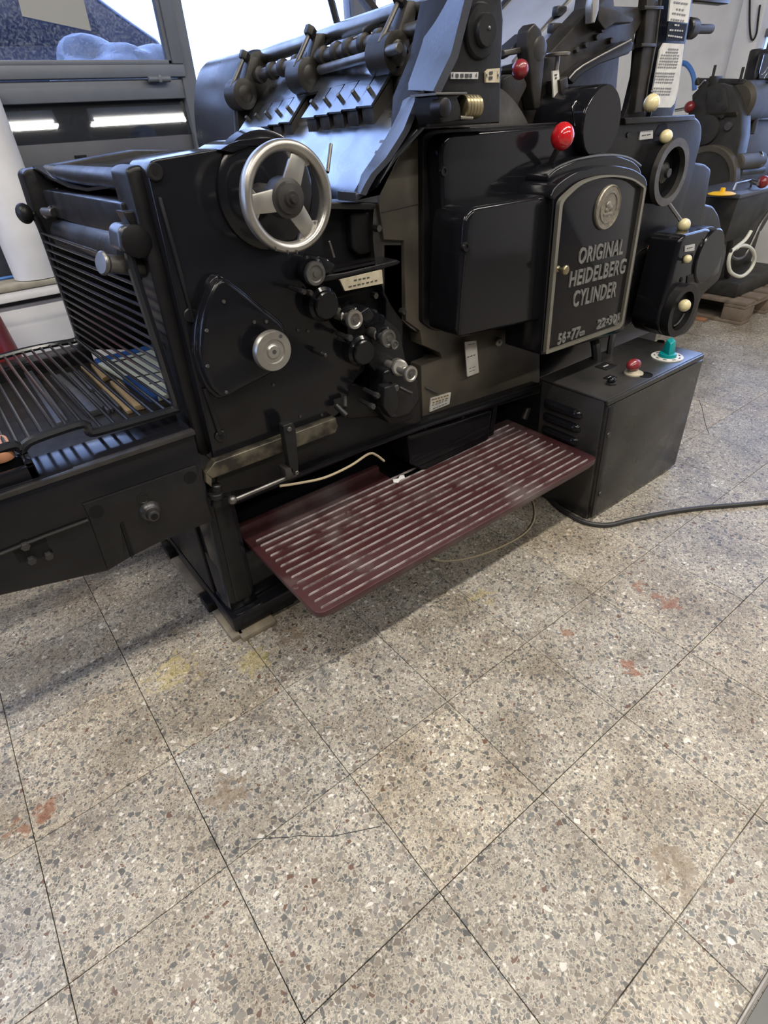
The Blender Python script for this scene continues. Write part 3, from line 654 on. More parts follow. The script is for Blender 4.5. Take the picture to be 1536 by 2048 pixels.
part('front_lip', boxT(1.42, 4.76, .735, .765, z0 - .03, z0 + .02, .003), 'maroon', FB)
bolt_p = UZ(592, 1175, z1); part('screw_head', lathe(bolt_p, (0, 0, 1), [(.009, 0), (.009, .002), (.006, .0035), (0, .0036)], 14), 'maroon', FB)
for x in (1.7, 3.3, 4.5): part('arm', boxT(x - .05, x + .05, .9, 2.2, z0 - .16, z0, .004), 'black_worn', FB)

# ---------------- delivery side plate (handwheel side)
out = [(290, 322), (440, 297), (466, 286), (500, 277), (545, 274), (590, 282), (625, 305), (646, 345), (652, 400), (638, 455), (610, 505), (600, 540), (608, 572), (640, 596), (664, 650), (700, 680), (735, 735), (705, 765), (694, 800), (676, 832), (574, 874), (431, 930)]
part('side_plate', prism(fillet(PP(out, YF), [.02, .03, .02, .02, .02, .02, .02, .02, .02, .02, .02, .02, .02, .02, .02, .02, .02, .02, .02, .02, .02, .005], 4), YF, YF + .34, .016, 4), 'black_paint')
part('plate_edge', px_prism([(250, 340), (268, 330), (286, 330), (300, 360), (425, 905), (410, 915), (395, 905)], YF + .12, YF + .42, .01, .012), 'black_worn')
part('guide_strip', px_prism([(318, 395), (324, 395), (392, 642), (386, 645)], YF - .03, YF + .05, .002), 'black_worn')
part('guide_strip', px_prism([(408, 780), (416, 778), (446, 868), (438, 872)], YF - .03, YF + .05, .002), 'black_worn')
for (u, v) in [(309, 344), (380, 630), (441, 872)]:
    c = U(u, v, YF); part('socket_screw', lathe(c + Vector((0, -.006, 0)), (0, 1, 0), [(.012, 0), (.014, .002), (.014, .01)], 18), 'black_worn')
    part('socket', lathe(c + Vector((0, -.0065, 0)), (0, 1, 0), [(.006, 0), (.006, .004)], 6), 'black_matte')
for (u, v) in [(500, 645), (535, 648), (595, 660), (615, 662), (546, 770), (600, 833), (643, 830)]: bolt(u, v, YF, .004, .003)
# top boss behind the handwheel with its lit cap
c = U(535, 385, YF - .02); part('wheel_boss', lathe((c.x, (YF - .05) * T, c.z), (0, 1, 0), [(.085, 0), (.10, .008), (.104, .03)], 40), 'black_paint')
part('boss_cap', px_prism([(440, 300), (455, 290), (478, 281), (520, 276), (548, 276), (548, 290), (500, 292), (466, 305)], YF - .06, YF + .3, .006, .004), 'black_paint')

# handwheel
YW = 1.22
c = U(579, 397, YW); R = rz(579, 281, 514, YW)
HW = part('handwheel', lathe(c, (0, 1, 0), [(R * .80, .000), (R * .86, -.006), (R * .93, -.007), (R * .985, -.002), (R, .008), (R * .975, .019), (R * .90, .023), (R * .82, .019), (R * .785, .010)], 64), 'wheel_steel', label='bare metal three-spoke handwheel')
# close the rim into a ring
HW.data.clear_geometry()
rimb = bmesh.new(); prof = [(R * .80, .000), (R * .86, -.006), (R * .93, -.007), (R * .985, -.002), (R, .008), (R * .975, .019), (R * .90, .023), (R * .82, .019), (R * .785, .010)]
rows = []
for k in range(72):
    a = 2 * math.pi * k / 72
    rows.append([rimb.verts.new((math.cos(a) * r, h, math.sin(a) * r)) for r, h in prof])
for k in range(72):
    A, B = rows[k], rows[(k + 1) % 72]
    for q in range(len(prof)): rimb.faces.new((A[q], A[(q + 1) % len(prof)], B[(q + 1) % len(prof)], B[q]))
bmesh.ops.recalc_face_normals(rimb, faces=rimb.faces)
HW.data.materials.clear(); me, _ = mesh_of('handwheel', rimb, 'wheel_steel', 60, Vector()); HW.data = me; HW.location = c - WL[PR]; WL[HW] = c
for ang in (62, 182, 302):
    a = math.radians(ang); d = Vector((math.cos(a), 0, math.sin(a))); s = Vector((-d.z, 0, d.x))
    def q_(r, w, y): return c + d * r + s * w + Vector((0, y, 0))
    part('spoke', hexa([q_(R * .15, -.020, .004), q_(R * .84, -.016, .004), q_(R * .84, .016, .004), q_(R * .15, .020, .004), q_(R * .15, -.016, .018), q_(R * .84, -.012, .018), q_(R * .84, .012, .018), q_(R * .15, .016, .018)], None, .004), 'wheel_steel', HW)
    for sg in (-1, 1):
        # flared web where the spoke meets the rim
        part('spoke_fillet', hexa([q_(R * .62, sg * .010, .006), q_(R * .83, sg * .010, .006), q_(R * .80, sg * .034, .006), q_(R * .66, sg * .016, .006), q_(R * .62, sg * .010, .016), q_(R * .83, sg * .010, .016), q_(R * .80, sg * .034, .016), q_(R * .66, sg * .016, .016)], None, .002), 'wheel_steel', HW)
part('hub', lathe(c, (0, 1, 0), [(.0, -.020), (.006, -.020), (.007, -.012), (.012, -.012), (.014, -.006), (.024, -.004), (.027, .002), (.032, .004), (.034, .03), (.02, .034), (.02, (YF - YW) * T)], 32), 'dark_iron', HW)
part('index_mark', box(U(548, 497, YW) + Vector((-.001, -.0085, -.003)), U(548, 497, YW) + Vector((.001, -.006, .003))), 'ink', HW)
for (u, v) in [(572, 503), (590, 503)]:
    q = U(u, v, YW); part('index_mark', box(q + Vector((-.001, -.0085, -.003)), q + Vector((.001, -.006, .003))), 'ink', HW)

# fan shaped cover with the disc
fan = [(443, 558), (458, 562), (573, 655), (575, 700), (555, 742), (474, 784), (448, 800), (424, 778), (406, 735), (400, 690), (405, 640), (420, 592), (430, 570)]
fanr = [.012, .012, .03, .02, .02, .02, .02, .02, .03, .03, .03, .02, .01]
part('fan_cover', prism(fillet(PP(fan, 1.50), fanr, 4), 1.50, 1.66, .012, 4), 'black_paint')
fan2 = [(u + (u - 480) * .075 - 6, v + (v - 680) * .05 - 3) for u, v in fan]
part('cover_flange', prism(fillet(PP(fan2, 1.58), fanr, 4), 1.58, 1.67, .006, 3), 'black_paint')
for (u, v) in [(447, 603), (413, 661), (415, 732), (452, 784), (508, 644), (532, 643)]: bolt(u, v, 1.50, .004, .003, 'dull_steel')
c = U(547, 703, 1.36); R = rz(547, 661, 745, 1.36)
DK = part('crank_disc', lathe(c, (0, 1, 0), [(R * .56, .0), (R * .60, -.003), (R * .93, -.003), (R, .002), (R, .010), (R * .9, .014), (.02, .014), (.02, .045)], 48), 'wheel_steel', label='bare metal disc with stepped centre')
part('disc_dish', lathe(c, (0, 1, 0), [(0, .004), (R * .57, .004), (R * .57, .006)], 40), 'dull_steel', DK)
part('disc_hub', lathe(c, (0, 1, 0), [(.004, -.004), (.012, -.004), (.016, .0), (.017, .005)], 28), 'wheel_steel', DK)
part('disc_bore', lathe(c, (0, 1, 0), [(0, -.0046), (.0045, -.0046), (.0045, 0)], 16), 'ink', DK)
q = U(560, 672, 1.36); part('disc_hole', lathe(q + Vector((0, -.0034, 0)), (0, 1, 0), [(0, 0), (.004, 0), (.004, .002)], 14), 'ink', DK)
# small stud
a = U(627, 700, YF); b_ = a + Vector((.006, -.03, -.004)); part('stud', rod(a, b_, .0065, 10), 'black_worn'); part('stud_tip', rod(b_, b_ + Vector((.001, -.012, 0)), .0045, 10), 'dark_iron')
# round bosses on the plate's right edge
for (u, v, rr) in [(656, 612, .037), (731, 706, .037)]:
    cc = U(u, v, 1.50); nm = part('roller_boss', lathe(cc, (0, 1, 0), [(0, 0), (rr * .72, 0), (rr * .80, .003), (rr * .82, .012), (rr, .018), (rr * 1.03, .05)], 36), 'black_paint')
# ---------------- roller brackets and bare metal adjusting knobs
def knob(u, v, y, r, length, m='wheel_steel', shaft='dull_steel', tilt=(0, 1, 0), face='brass_dull'):
    cc = U(u, v, y)
    k = part('adjusting_knob', lathe(cc, tilt, [(r * .55, .003), (r * .70, -.001), (r * .93, -.001), (r, .002), (r, .010), (r * .9, .013), (r * .45, .014), (r * .45, length * .5), (r * .62, length * .5 + .002), (r * .62, length)], 28), m)
    part('knob_face', lathe(cc, tilt, [(0, -.001), (r * .25, -.001), (r * .28, .001), (r * .66, .0015), (r * .66, .004)], 24), shaft, k)
    return k
knob(632, 548, 1.48, .024, .08, 'dull_steel'); knob(711, 640, 1.42, .021, .075); knob(778, 678, 1.36, .021, .08, 'dull_steel'); knob(823, 749, 1.30, .020, .10); knob(790, 690, 1.34, .011, .04, 'dull_steel')
def cyl(u0, v0, y0, u1, v1, y1, r, m='black_paint', name='roller_bracket', r2=None, seg=18): return part(name, rod(U(u0, v0, y0), U(u1, v1, y1), r, seg, None, r2), m)
cyl(770, 672, 1.44, 735, 650, 1.95, .022); cyl(700, 633, 1.52, 690, 625, 1.9, .024); cyl(742, 640, 1.6, 720, 628, 1.95, .026)
cyl(760, 640, 1.6, 745, 634, 1.9, .014); cyl(622, 540, 1.55, 612, 535, 1.9, .028); cyl(645, 535, 1.7, 640, 528, 2.0, .020)
part('roller_bracket', px_prism([(612, 520), (640, 512), (672, 530), (660, 545), (640, 552), (612, 548)], 1.66, 1.9, .004, .006), 'black_paint')
part('roller_bracket', px_prism([(715, 630), (738, 614), (750, 630), (738, 652), (718, 650)], 1.55, 1.85, .004, .004), 'black_paint')
part('ink_bracket', px_prism([(690, 618), (760, 628), (800, 660), (812, 720), (835, 800), (825, 840), (780, 850), (758, 820), (765, 760), (740, 730), (700, 690)], 1.62, 1.9, .008, .012), 'black_worn')
part('ink_bracket', px_prism([(768, 742), (800, 735), (838, 760), (842, 800), (820, 832), (786, 840), (766, 810)], 1.50, 1.7, .012, .012), 'black_paint')
cyl(800, 736, 1.45, 790, 730, 1.7, .021, 'wheel_steel', 'adjusting_sleeve'); cyl(812, 742, 1.38, 800, 736, 1.5, .010, 'wheel_steel', 'adjusting_sleeve')
part('lever_plate', px_prism([(770, 775), (790, 770), (800, 800), (796, 825), (782, 835), (768, 815)], 1.42, 1.52, .004, .006), 'black_worn')
for (u, v, r, m) in [(789, 775, .010, 'dull_steel'), (779, 797, .014, 'dull_steel'), (782, 825, .010, 'dark_iron'), (752, 790, .008, 'dark_iron'), (743, 812, .008, 'dark_iron'), (697, 675, .008, 'dark_iron'), (618, 585, .006, 'dark_iron'), (604, 583, .006, 'dark_iron')]:
    cc = U(u, v, 1.46); part('bolt', lathe(cc + Vector((0, -.01, 0)), (0, 1, 0), [(r * .8, 0), (r, .002), (r, .014), (r * .7, .014), (r * .7, .06)], 6), m)
cyl(800, 775, 1.46, 825, 787, 1.36, .005, 'dark_iron', 'bracket_pin'); cyl(672, 810, 1.62, 694, 832, 1.52, .008, 'black_worn', 'bracket_pin')
cyl(690, 795, 1.62, 690, 815, 1.55, .006, 'dark_iron', 'bracket_pin')
part('lower_bracket', px_prism([(695, 770), (712, 768), (760, 790), (762, 832), (700, 838), (680, 828)], 1.72, 1.95, .006, .006), 'black_worn')
# lever and push rod in front of the bed
LV = part('lever', px_prism([(566, 852), (586, 845), (592, 858), (598, 940), (590, 952), (582, 946)], 1.50, 1.57, .004, .004), 'black_worn')
for (u, v) in [(578, 858), (593, 945)]: bolt(u, v, 1.50, .006, .004, 'dull_steel', LV)
part('push_rod', rod(U(592, 948, 1.54), U(466, 1001, 1.54), .0055, 10), 'dull_steel', LV)
part('rod_end', ball(U(465, 1000, 1.54), .011, 12), 'dull_steel', LV)
part('rod_block', boxT(*(lambda p, q: (p.x / T, q.x / T, 1.5, 1.62, q.z / T, p.z / T))(U(570, 940, 1.5), U(590, 955, 1.5)), .003), 'dark_iron', LV)
part('hinge_pin', rod(U(432, 968, 1.62), U(433, 1012, 1.62), .013, 12), 'black_worn')
part('hinge_pin', rod(U(431, 985, 1.60), U(432, 995, 1.60), .017, 12), 'black_worn')

# ---------------- shelf with instruction plate between the plates
part('cross_shelf', px_prism([(606, 566), (640, 552), (690, 545), (795, 520), (802, 524), (796, 530), (700, 556), (640, 566)], 1.72, 2.0, .003), 'black_worn')
part('shelf_top', hexa([U(668, 545, 1.72), U(752, 527, 1.72), U(745, 521, 2.0), U(672, 536, 2.0), U(668, 540, 1.72), U(752, 522, 1.72), U(745, 517, 2.0), U(672, 532, 2.0)]), 'black_paint')
IP = part('plate', px_prism([(680, 560), (764, 540), (766, 567), (690, 582)], 1.68, 1.70, .0), 'label_cream', label='cream metal instruction plate with two lines of print')
def print_lines(par, rows, y, m='ink', t=.0024):
    for (u0, v0, u1, v1) in rows:
        a = U(u0, v0, y); b2 = U(u1, v1, y); d = Vector((0, 0, t / 2)); e = Vector((0, .0008, 0))
        n = max(1, int((b2 - a).length / .012)); 
        bm = None
        for k in range(n):
            p0 = a.lerp(b2, (k + .08) / n); p1 = a.lerp(b2, (k + .88 - .3 * random.random()) / n)
            bm = hexa([p0 - d, p1 - d, p1 + d, p0 + d, p0 - d + e, p1 - d + e, p1 + d + e, p0 + d + e], bm)
        part('print', bm, m, par, smooth=0)
print_lines(IP, [(708, 561, 742, 554), (697, 574, 758, 560)], 1.676)
# dark body between the two frames
part('inner_body', px_prism([(606, 412), (760, 412), (770, 480), (812, 482), (815, 640), (850, 662), (850, 850), (570, 935), (570, 520)], 2.06, 4.6, .01), 'black_matte')
part('inner_column', px_prism([(700, 425), (762, 420), (768, 500), (720, 512), (705, 500)], 1.98, 2.2, .006, .01), 'black_worn')
part('inner_column', px_prism([(765, 485), (806, 485), (808, 700), (770, 700), (772, 600), (765, 590)], 1.94, 2.2, .006), 'black_worn')
for (u, v) in [(752, 456), (803, 622), (746, 590)]: bolt(u, v, 1.92, .009, .014, 'dull_steel')
part('cylinder_guard', px_prism([(604, 404), (745, 405), (752, 402), (752, 416), (744, 420), (604, 418)], 1.9, 2.3, .003), 'dark_iron')
cyl(658, 482, 1.7, 668, 515, 1.7, .003, 'dull_steel', 'drip_rod'); cyl(662, 288, 2.0, 655, 345, 1.9, .004, 'dull_steel', 'drip_rod')

# ---------------- main frame
mf = [(762, 376), (800, 312), (852, 258), (900, 255), (905, 640), (1060, 640), (1080, 690), (1080, 765), (846, 848), (842, 732), (884, 716), (880, 706), (844, 690), (840, 662), (812, 642), (808, 482), (768, 480), (758, 412)]
part('main_frame', prism(PP(mf, YM), YM, 2.12, .004, 2), 'bronze_frame', label='main side frame in dull grey-bronze paint')
part('frame_seam', tube([U(763, 425, YM - .004), U(850, 405, YM - .004)], .0012, 6), 'ink')
part('rear_frame', prism(PP([(770, 380), (905, 255), (1200, 255), (1200, 700), (1080, 750), (850, 840)], 2.1), 2.1, 2.3), 'black_matte')
q = part('frame_button', disc(1000, 685, YM - .05, .014, .016), 'door_trim'); part('button_centre', disc(1000, 685, YM - .055, .004, .004, .001), 'ink', q)
part('strut', cyl_ := rod(U(1048, 838, 1.86), U(1056, 815, 1.86), .011, 12), 'dull_steel')
TG = part('plate', px_prism([(930, 684), (953, 681), (958, 745), (935, 754)], 1.80, 1.812, 0, .003), 'label_white', label='narrow white tag hanging under the cover')
print_lines(TG, [(934, 715, 953, 709)], 1.797); print_lines(TG, [(938, 738, 952, 733), (938, 744, 952, 739), (936, 690, 951, 687)], 1.797, 'ink_grey', .0018)
OL = part('plate', px_prism([(862, 797), (902, 785), (899, 808), (860, 824)], YM - .015, YM, 0), 'label_white', label='small stained white and orange label')
print_lines(OL, [(864, 800, 899, 790), (865, 806, 897, 796)], YM - .02, 'ink_brown', .004); print_lines(OL, [(864, 811, 896, 800), (866, 818, 895, 806)], YM - .02, 'ink_grey', .003)
part('frame_rod', rod(U(852, 775, YM - .02), U(876, 787, YM - .02), .003, 8), 'dull_steel')

# ---------------- big covers on the drive side
def rrect(pts, y0, y1, rad, bev): return prism(fillet(PP(pts, y0), rad, 6), y0, y1, bev, 6)
YU, YL, YH = 1.68, 1.36, 1.27
part('upper_cover', rrect([(878, 268), (1195, 244), (1200, 640), (895, 662)], YU, YM, [.05, .03, .03, .03], .026), 'black_paint')
part('cover_back', rrect([(846, 268), (870, 258), (1195, 240), (1200, 660), (868, 662), (846, 645)], YM - .06, YM + .02, .01, .003), 'black_worn')
part('lower_cover', rrect([(932, 417), (1118, 386), (1118, 633), (914, 678)], YL, YU + .05, [.045, .028, .028, .028], .024), 'black_paint')
def ring_screw(u, v, y):
    cc = U(u, v, y); s = part('ring_screw', lathe(cc + Vector((0, -.004, 0)), (0, 1, 0), [(.005, .003), (.006, 0), (.0095, 0), (.0105, .002), (.0105, .01)], 20), 'black_worn')
ring_screw(887, 343, YU); ring_screw(931, 494, YL)
part('cover_edge', tube([U(u, v, YL - .001) for u, v in [(917, 670), (924, 580), (930, 510)]], .0022, 6), 'black_worn')
# red ball lever
b0, b1 = U(1092, 345, YU), U(1118, 292, 1.5)
RL = part('lever', rod(b0, b1, .0075, 12), 'dull_steel', label='red ball lever on the upper cover')
part('ball_knob', ball(U(1125, 273, 1.5), .029, 28, None, (1, 1, 1.08)), 'red_knob', RL); part('collar', lathe(b0 + Vector((0, .01, 0)), (0, -1, .3), [(.016, 0), (.016, .012), (.01, .018)], 16), 'black_worn', RL)
# big round end cap
c = U(1205, 245, 1.56); R = rz(1200, 172, 322, 1.56)
part('drum_cap', lathe((c.x, 1.56 * T, c.z), (0, 1, 0), [(R * .955, 0), (R * .985, .003), (R, .010), (R, .17)], 56), 'black_paint')
part('drum_neck', hexa([U(1150, 262, 1.62), U(1205, 258, 1.62), U(1205, 258, 2.2), U(1150, 262, 2.2), U(1140, 205, 1.72), U(1200, 172, 1.62), U(1200, 172, 2.2), U(1140, 200, 2.2)], None, .012), 'black_paint')

# ---------------- lettered door and its housing
hs = [(1083, 712), (1108, 402), (1100, 396), (1112, 372), (1145, 347), (1190, 333), (1232, 330), (1270, 338), (1292, 354), (1296, 368), (1248, 664)]
part('door_housing', prism(fillet(PP(hs, YH + .03), [.01, .01, .012, .012, .03, .03, .03, .03, .02, .012, .02], 4), YH + .03, YU + .1, .010, 4), 'black_paint')
hs2 = [(1098, 352), (1118, 335), (1155, 320), (1200, 312), (1240, 312), (1268, 322), (1284, 338), (1284, 372), (1098, 372)]
part('housing_hood', prism(fillet(PP(hs2, 1.42), .02, 4), 1.42, YU + .1, .014, 4), 'black_paint')
st = [U(u, v, 1.45) for u, v in [(1094, 352), (1112, 338), (1135, 327), (1165, 318), (1200, 312), (1235, 312), (1262, 319), (1280, 332)]]
part('hood_seal', tube(st, .0045, 8, smooth=3), 'rubber_strip')
dr = [(1092, 709), (1120, 405), (1128, 394), (1160, 365), (1195, 352), (1235, 349), (1270, 357), (1292, 374), (1291, 385), (1247, 648), (1240, 657)]
dri = [(1098, 701), (1126, 408), (1133, 397), (1162, 369), (1196, 356), (1234, 353), (1267, 360), (1288, 376), (1287, 386), (1243, 645), (1237, 652)]
drr = [.006, .01, .01, .04, .04, .04, .03, .01, .006, .01, .004]
DR = part('door', prism(fillet(PP(dr, YH), drr, 5), YH, YH + .06, .004, 2), 'black_paint', label='arched black door with raised letters')
Po = fillet(PP(dr, YH - .03), drr, 5); Pi = fillet(PP(dri, YH - .03), drr, 5)
part('door_trim', ring(Po, Pi, YH - .03, YH + .01), 'door_trim', DR, label='worn metal beading around the door')
c = U(1213, 415, YH); Rz_ = rz(1213, 371, 458, YH)
part('emblem', lathe((c.x, YH * T, c.z), (0, -1, 0), [(Rz_, 0), (Rz_, .006), (Rz_ * .96, .009), (Rz_ * .93, .0085), (Rz_ * .93, .0075), (Rz_ * .72, .007), (0, .008)], 48), 'emblem', DR, label='round cast emblem medallion')
def arc_text(txt, r0, a0, a1, size):
    bm = None
    for k, ch in enumerate(txt):
        a = math.radians(a0 + (a1 - a0) * k / max(1, len(txt) - 1))
        b = text_bm(ch, size, .0003, .0008, 'CENTER')
        rot = Matrix.Rotation(-(a - math.pi / 2), 3, 'Y')
        for v in b.verts: v.co = rot @ v.co
        moved(b, (c.x + math.cos(a) * r0, YH * T - .0085, c.z + math.sin(a) * r0)); bm = merge(bm, b)
    return bm
# figure in relief at the medallion's centre, a ring, and a band
_o = [(c.x + Rz_ * .70 * math.cos(2 * math.pi * k / 40), c.z + Rz_ * .70 * math.sin(2 * math.pi * k / 40)) for k in range(40)]; _i = [(c.x + (x - c.x) * .93, c.z + (z - c.z) * .93) for x, z in _o]
rel = ring(_o, _i, YH - .0088 / T, YH - .006 / T)
rel = ball((c.x - .004, YH * T - .0085, c.z + .006), .010, 12, rel, (1.1, .3, 1.0)); rel = ball((c.x + .006, YH * T - .0085, c.z - .001), .009, 12, rel, (1.2, .3, .8)); rel = ball((c.x - .008, YH * T - .0085, c.z - .004), .007, 10, rel, (1.3, .3, .9))
rel = box((c.x - .020, YH * T - .0092, c.z - .018), (c.x + .020, YH * T - .0072, c.z - .0125), .0005, 1, rel)
part('emblem_relief', rel, 'emblem', DR)
def place_text(s, p0, p1, hpx_top, size, weight, m='letter', depth=.003, name='lettering'):
    """raised letters from p0 (left end of base line) to p1 (right end) on the door"""
    a = U(*p0, YH); b2 = U(*p1, YH)
    b = text_bm(s, size, weight, depth, 'LEFT', 1.0, 1.10)
    w0 = min(v.co.x for v in b.verts); w1 = max(v.co.x for v in b.verts)
    k = (b2 - a).length / (w1 - w0); d = (b2 - a).normalized(); up = Vector((0, 0, 1))
    for v in b.verts: v.co = a + d * ((v.co.x - w0) * k) + up * v.co.z + Vector((0, v.co.y - .001, 0))
    return part(name, b, m, DR, smooth=30)
def cap(p_low, p_top): return abs(U(*p_low, YH).z - U(*p_top, YH).z) / 0.70
place_text('ORIGINAL', (1154, 528), (1243, 507), 0, cap((1196, 518), (1198, 488)), .0012)
place_text('HEIDELBERG', (1136, 574), (1247, 545), 0, cap((1190, 560), (1192, 531)), .0012)
place_text('CYLINDER', (1143, 614), (1229, 592), 0, cap((1186, 603), (1188, 573)), .0012)
place_text('56', (1113, 689), (1129, 683), 0, cap((1121, 686), (1122, 666)), .0012); place_text('×', (1132, 680), (1138, 678), 0, cap((1121, 686), (1122, 668)), .0012)
place_text('77', (1140, 679), (1157, 673), 0, cap((1148, 676), (1149, 656)), .0012); place_text('cm', (1157, 672), (1167, 668), 0, cap((1160, 671), (1160, 660)), .0008)
place_text('22', (1192, 658), (1208, 652), 0, cap((1200, 655), (1201, 638)), .0012); place_text('×', (1210, 650), (1215, 648), 0, cap((1200, 655), (1201, 641)), .0012)
place_text('30', (1215, 649), (1230, 644), 0, cap((1222, 646), (1223, 630)), .0012); place_text('¼"', (1231, 643), (1241, 639), 0, cap((1235, 641), (1236, 626)), .0008)
kc = U(1134, 541, 1.16)
DK2 = part('door_knob', lathe(kc, (0, 1, 0), [(0, -.001), (.010, 0), (.0125, .003), (.0125, .008), (.005, .011), (.004, .026), (.008, .029), (.008, .034)], 22), 'brass_dull', DR, label='small brass door knob')

# ---------------- right hand body
YR = 1.80
rb = [(1200, 246), (1385, 231), (1400, 238), (1406, 255), (1403, 285), (1392, 325), (1412, 328), (1424, 338), (1420, 362), (1412, 408), (1428, 412), (1440, 432), (1446, 470), (1455, 500), (1440, 560), (1395, 600), (1300, 622), (1246, 660), (1225, 660)]
part('right_body', prism(fillet(PP(rb, YR), [.0, .01, .02, .02, .02, .008, .012, .015, .02, .008, .02, .03, .03, .03, .03, .02, .02, .01, .0], 4), YR, YR + .9, .010, 4), 'black_worn')
part('right_shelf', px_prism([(1250, 236), (1390, 229), (1392, 240), (1252, 250)], YR - .06, YR + .5, .004), 'black_worn')
for (u, v) in [(1272, 470), (1266, 545), (1255, 270)]: bolt(u, v, YR, .008, .004, 'black_worn')
bolt(1297, 496, YR, .009, .006, 'orange_wood')
part('body_seam', tube([U(u, v, YR - .002) for u, v in [(1266, 520), (1280, 502), (1296, 494)]], .002, 6, smooth=3), 'black_worn')
lb = part('plate', px_prism([(1281, 263), (1306, 260), (1306, 277), (1279, 280)], YR - .012, YR, 0), 'label_grey', label='small grey plate'); print_lines(lb, [(1284, 271, 1303, 268)], YR - .016, 'ink', .002)
part('slot', px_prism([(1318, 250), (1332, 245), (1336, 256), (1328, 280), (1306, 284), (1308, 270)], YR - .004, YR + .01, 0, .006), 'black_matte')
def cream_lever(u0, v0, y0, u1, v1, y1, r=.0175, stem='bright_steel', rs=.005, label='cream ball lever'):
    L_ = part('lever', rod(U(u0, v0, y0), U(u1, v1, y1), rs, 10), stem, label=label); part('ball_knob', ball(U(u1, v1, y1), r, 22), 'cream_knob', L_); return L_
cream_lever(1322, 268, YR, 1332, 273, 1.68, .019); cream_lever(1292, 250, YR + .1, 1303, 206, 1.85, .024, 'black_worn', .008)
cream_lever(1336, 405, 1.70, 1368, 450, 1.52, .021, 'bright_steel', .0065, 'cream ball lever on a bright stem')
# ring handwheel
c = U(1344, 346, 1.60); R = rz(1344, 281, 412, 1.60)
rg = [(math.cos(2 * math.pi * k / 48), math.sin(2 * math.pi * k / 48)) for k in range(48)]
RW = part('ring_wheel', ring([(c.x + R * x, c.z + R * z) for x, z in rg], [(c.x + R * .76 * x, c.z + R * .76 * z) for x, z in rg], 1.60, 1.66), 'dull_steel', label='grey metal ring handwheel')
part('wheel_drum', ring([(c.x + R * .95 * x, c.z + R * .95 * z) for x, z in rg], [(c.x + R * .78 * x, c.z + R * .78 * z) for x, z in rg], 1.655, 1.80), 'black_matte', RW)
part('wheel_dish', lathe((c.x, 1.74 * T, c.z), (0, -1, 0), [(R * .76, 0), (R * .7, .001), (0, .002)], 40), 'black_matte', RW)
part('hub', lathe((c.x, 1.73 * T, c.z), (0, -1, 0), [(.03, 0), (.03, .012), (.02, .018), (.014, .02), (.013, .03), (0, .031)], 24), 'dark_iron', RW)
# control column
YC = 1.32
cbp = [(1362, 480), (1372, 470), (1420, 457), (1440, 470), (1448, 500), (1440, 545), (1420, 572), (1402, 600), (1392, 645), (1372, 672), (1345, 676), (1322, 668), (1316, 650)]
part('control_column', prism(fillet(PP(cbp, YC), [.012, .012, .02, .02, .02, .02, .02, .02, .03, .03, .03, .02, .02], 4), YC, YC + .36, .014, 4), 'black_paint')
part('column_root', px_prism([(1340, 470), (1432, 452), (1444, 500), (1402, 590), (1380, 660), (1310, 655), (1300, 640)], YC + .3, YR + .1, .01, .02), 'black_worn')
c = U(1421, 513, YC - .03); R = rz(1421, 462, 562, YC - .03); part('column_disc', lathe((c.x, (YC - .03) * T, c.z), (0, 1, 0), [(R * .95, 0), (R, .004), (R, .03)], 40), 'black_paint')
pl2 = part('plate', px_prism([(1371, 492), (1390, 488), (1389, 501), (1370, 504)], YC - .012, YC, 0), 'label_grey', label='small grey plate on the control column'); print_lines(pl2, [(1374, 497, 1386, 494)], YC - .016, 'ink', .002)
part('slot', px_prism([(1366, 512), (1386, 506), (1386, 518), (1364, 528)], YC - .004, YC + .01, 0, .004), 'black_matte')
cream_lever(1368, 520, YC, 1375, 518, YC - .08, .0135); bolt(1362, 559, YC, .009, .003, 'black_matte', seg=14)
part('column_pad', px_prism([(1375, 552), (1392, 546), (1391, 562), (1374, 567)], YC - .01, YC, .001, .003), 'black_worn')
c = U(1363, 622, YC - .08); R = rz(1363, 575, 668, YC - .08)
DL = part('dial_wheel', ring([(c.x + R * x, c.z + R * z) for x, z in rg], [(c.x + R * .74 * x, c.z + R * .74 * z) for x, z in rg], YC - .10, YC + .0), 'black_worn')
part('dial_dish', lathe((c.x, (YC - .02) * T, c.z), (0, 1, 0), [(0, .0), (R * .8, .0), (R * .8, .01)], 40), 'black_matte', DL)
part('dial_arc', tube([(c.x + R * .6 * math.cos(a), (YC - .04) * T, c.z + R * .6 * math.sin(a)) for a in [math.radians(-100 + 7 * k) for k in range(12)]], .003, 6), 'dull_steel', DL)
part('ball_knob', ball(U(1369, 611, YC - .18), .0205, 22), 'cream_knob', DL); part('knob_stem', rod(U(1369, 611, YC - .18), U(1362, 606, YC - .05), .006, 10), 'bright_steel', DL)
part('column_foot', rod(V(7.0, 1.42, 1.5), V(7.0, 1.42, 1.05), .016, 12, None, .020), 'black_worn')
part('foot_stay', rod(V(7.0, 1.42, 1.08), V(7.0, 1.42, 0.0), .012, 10), 'dull_steel')

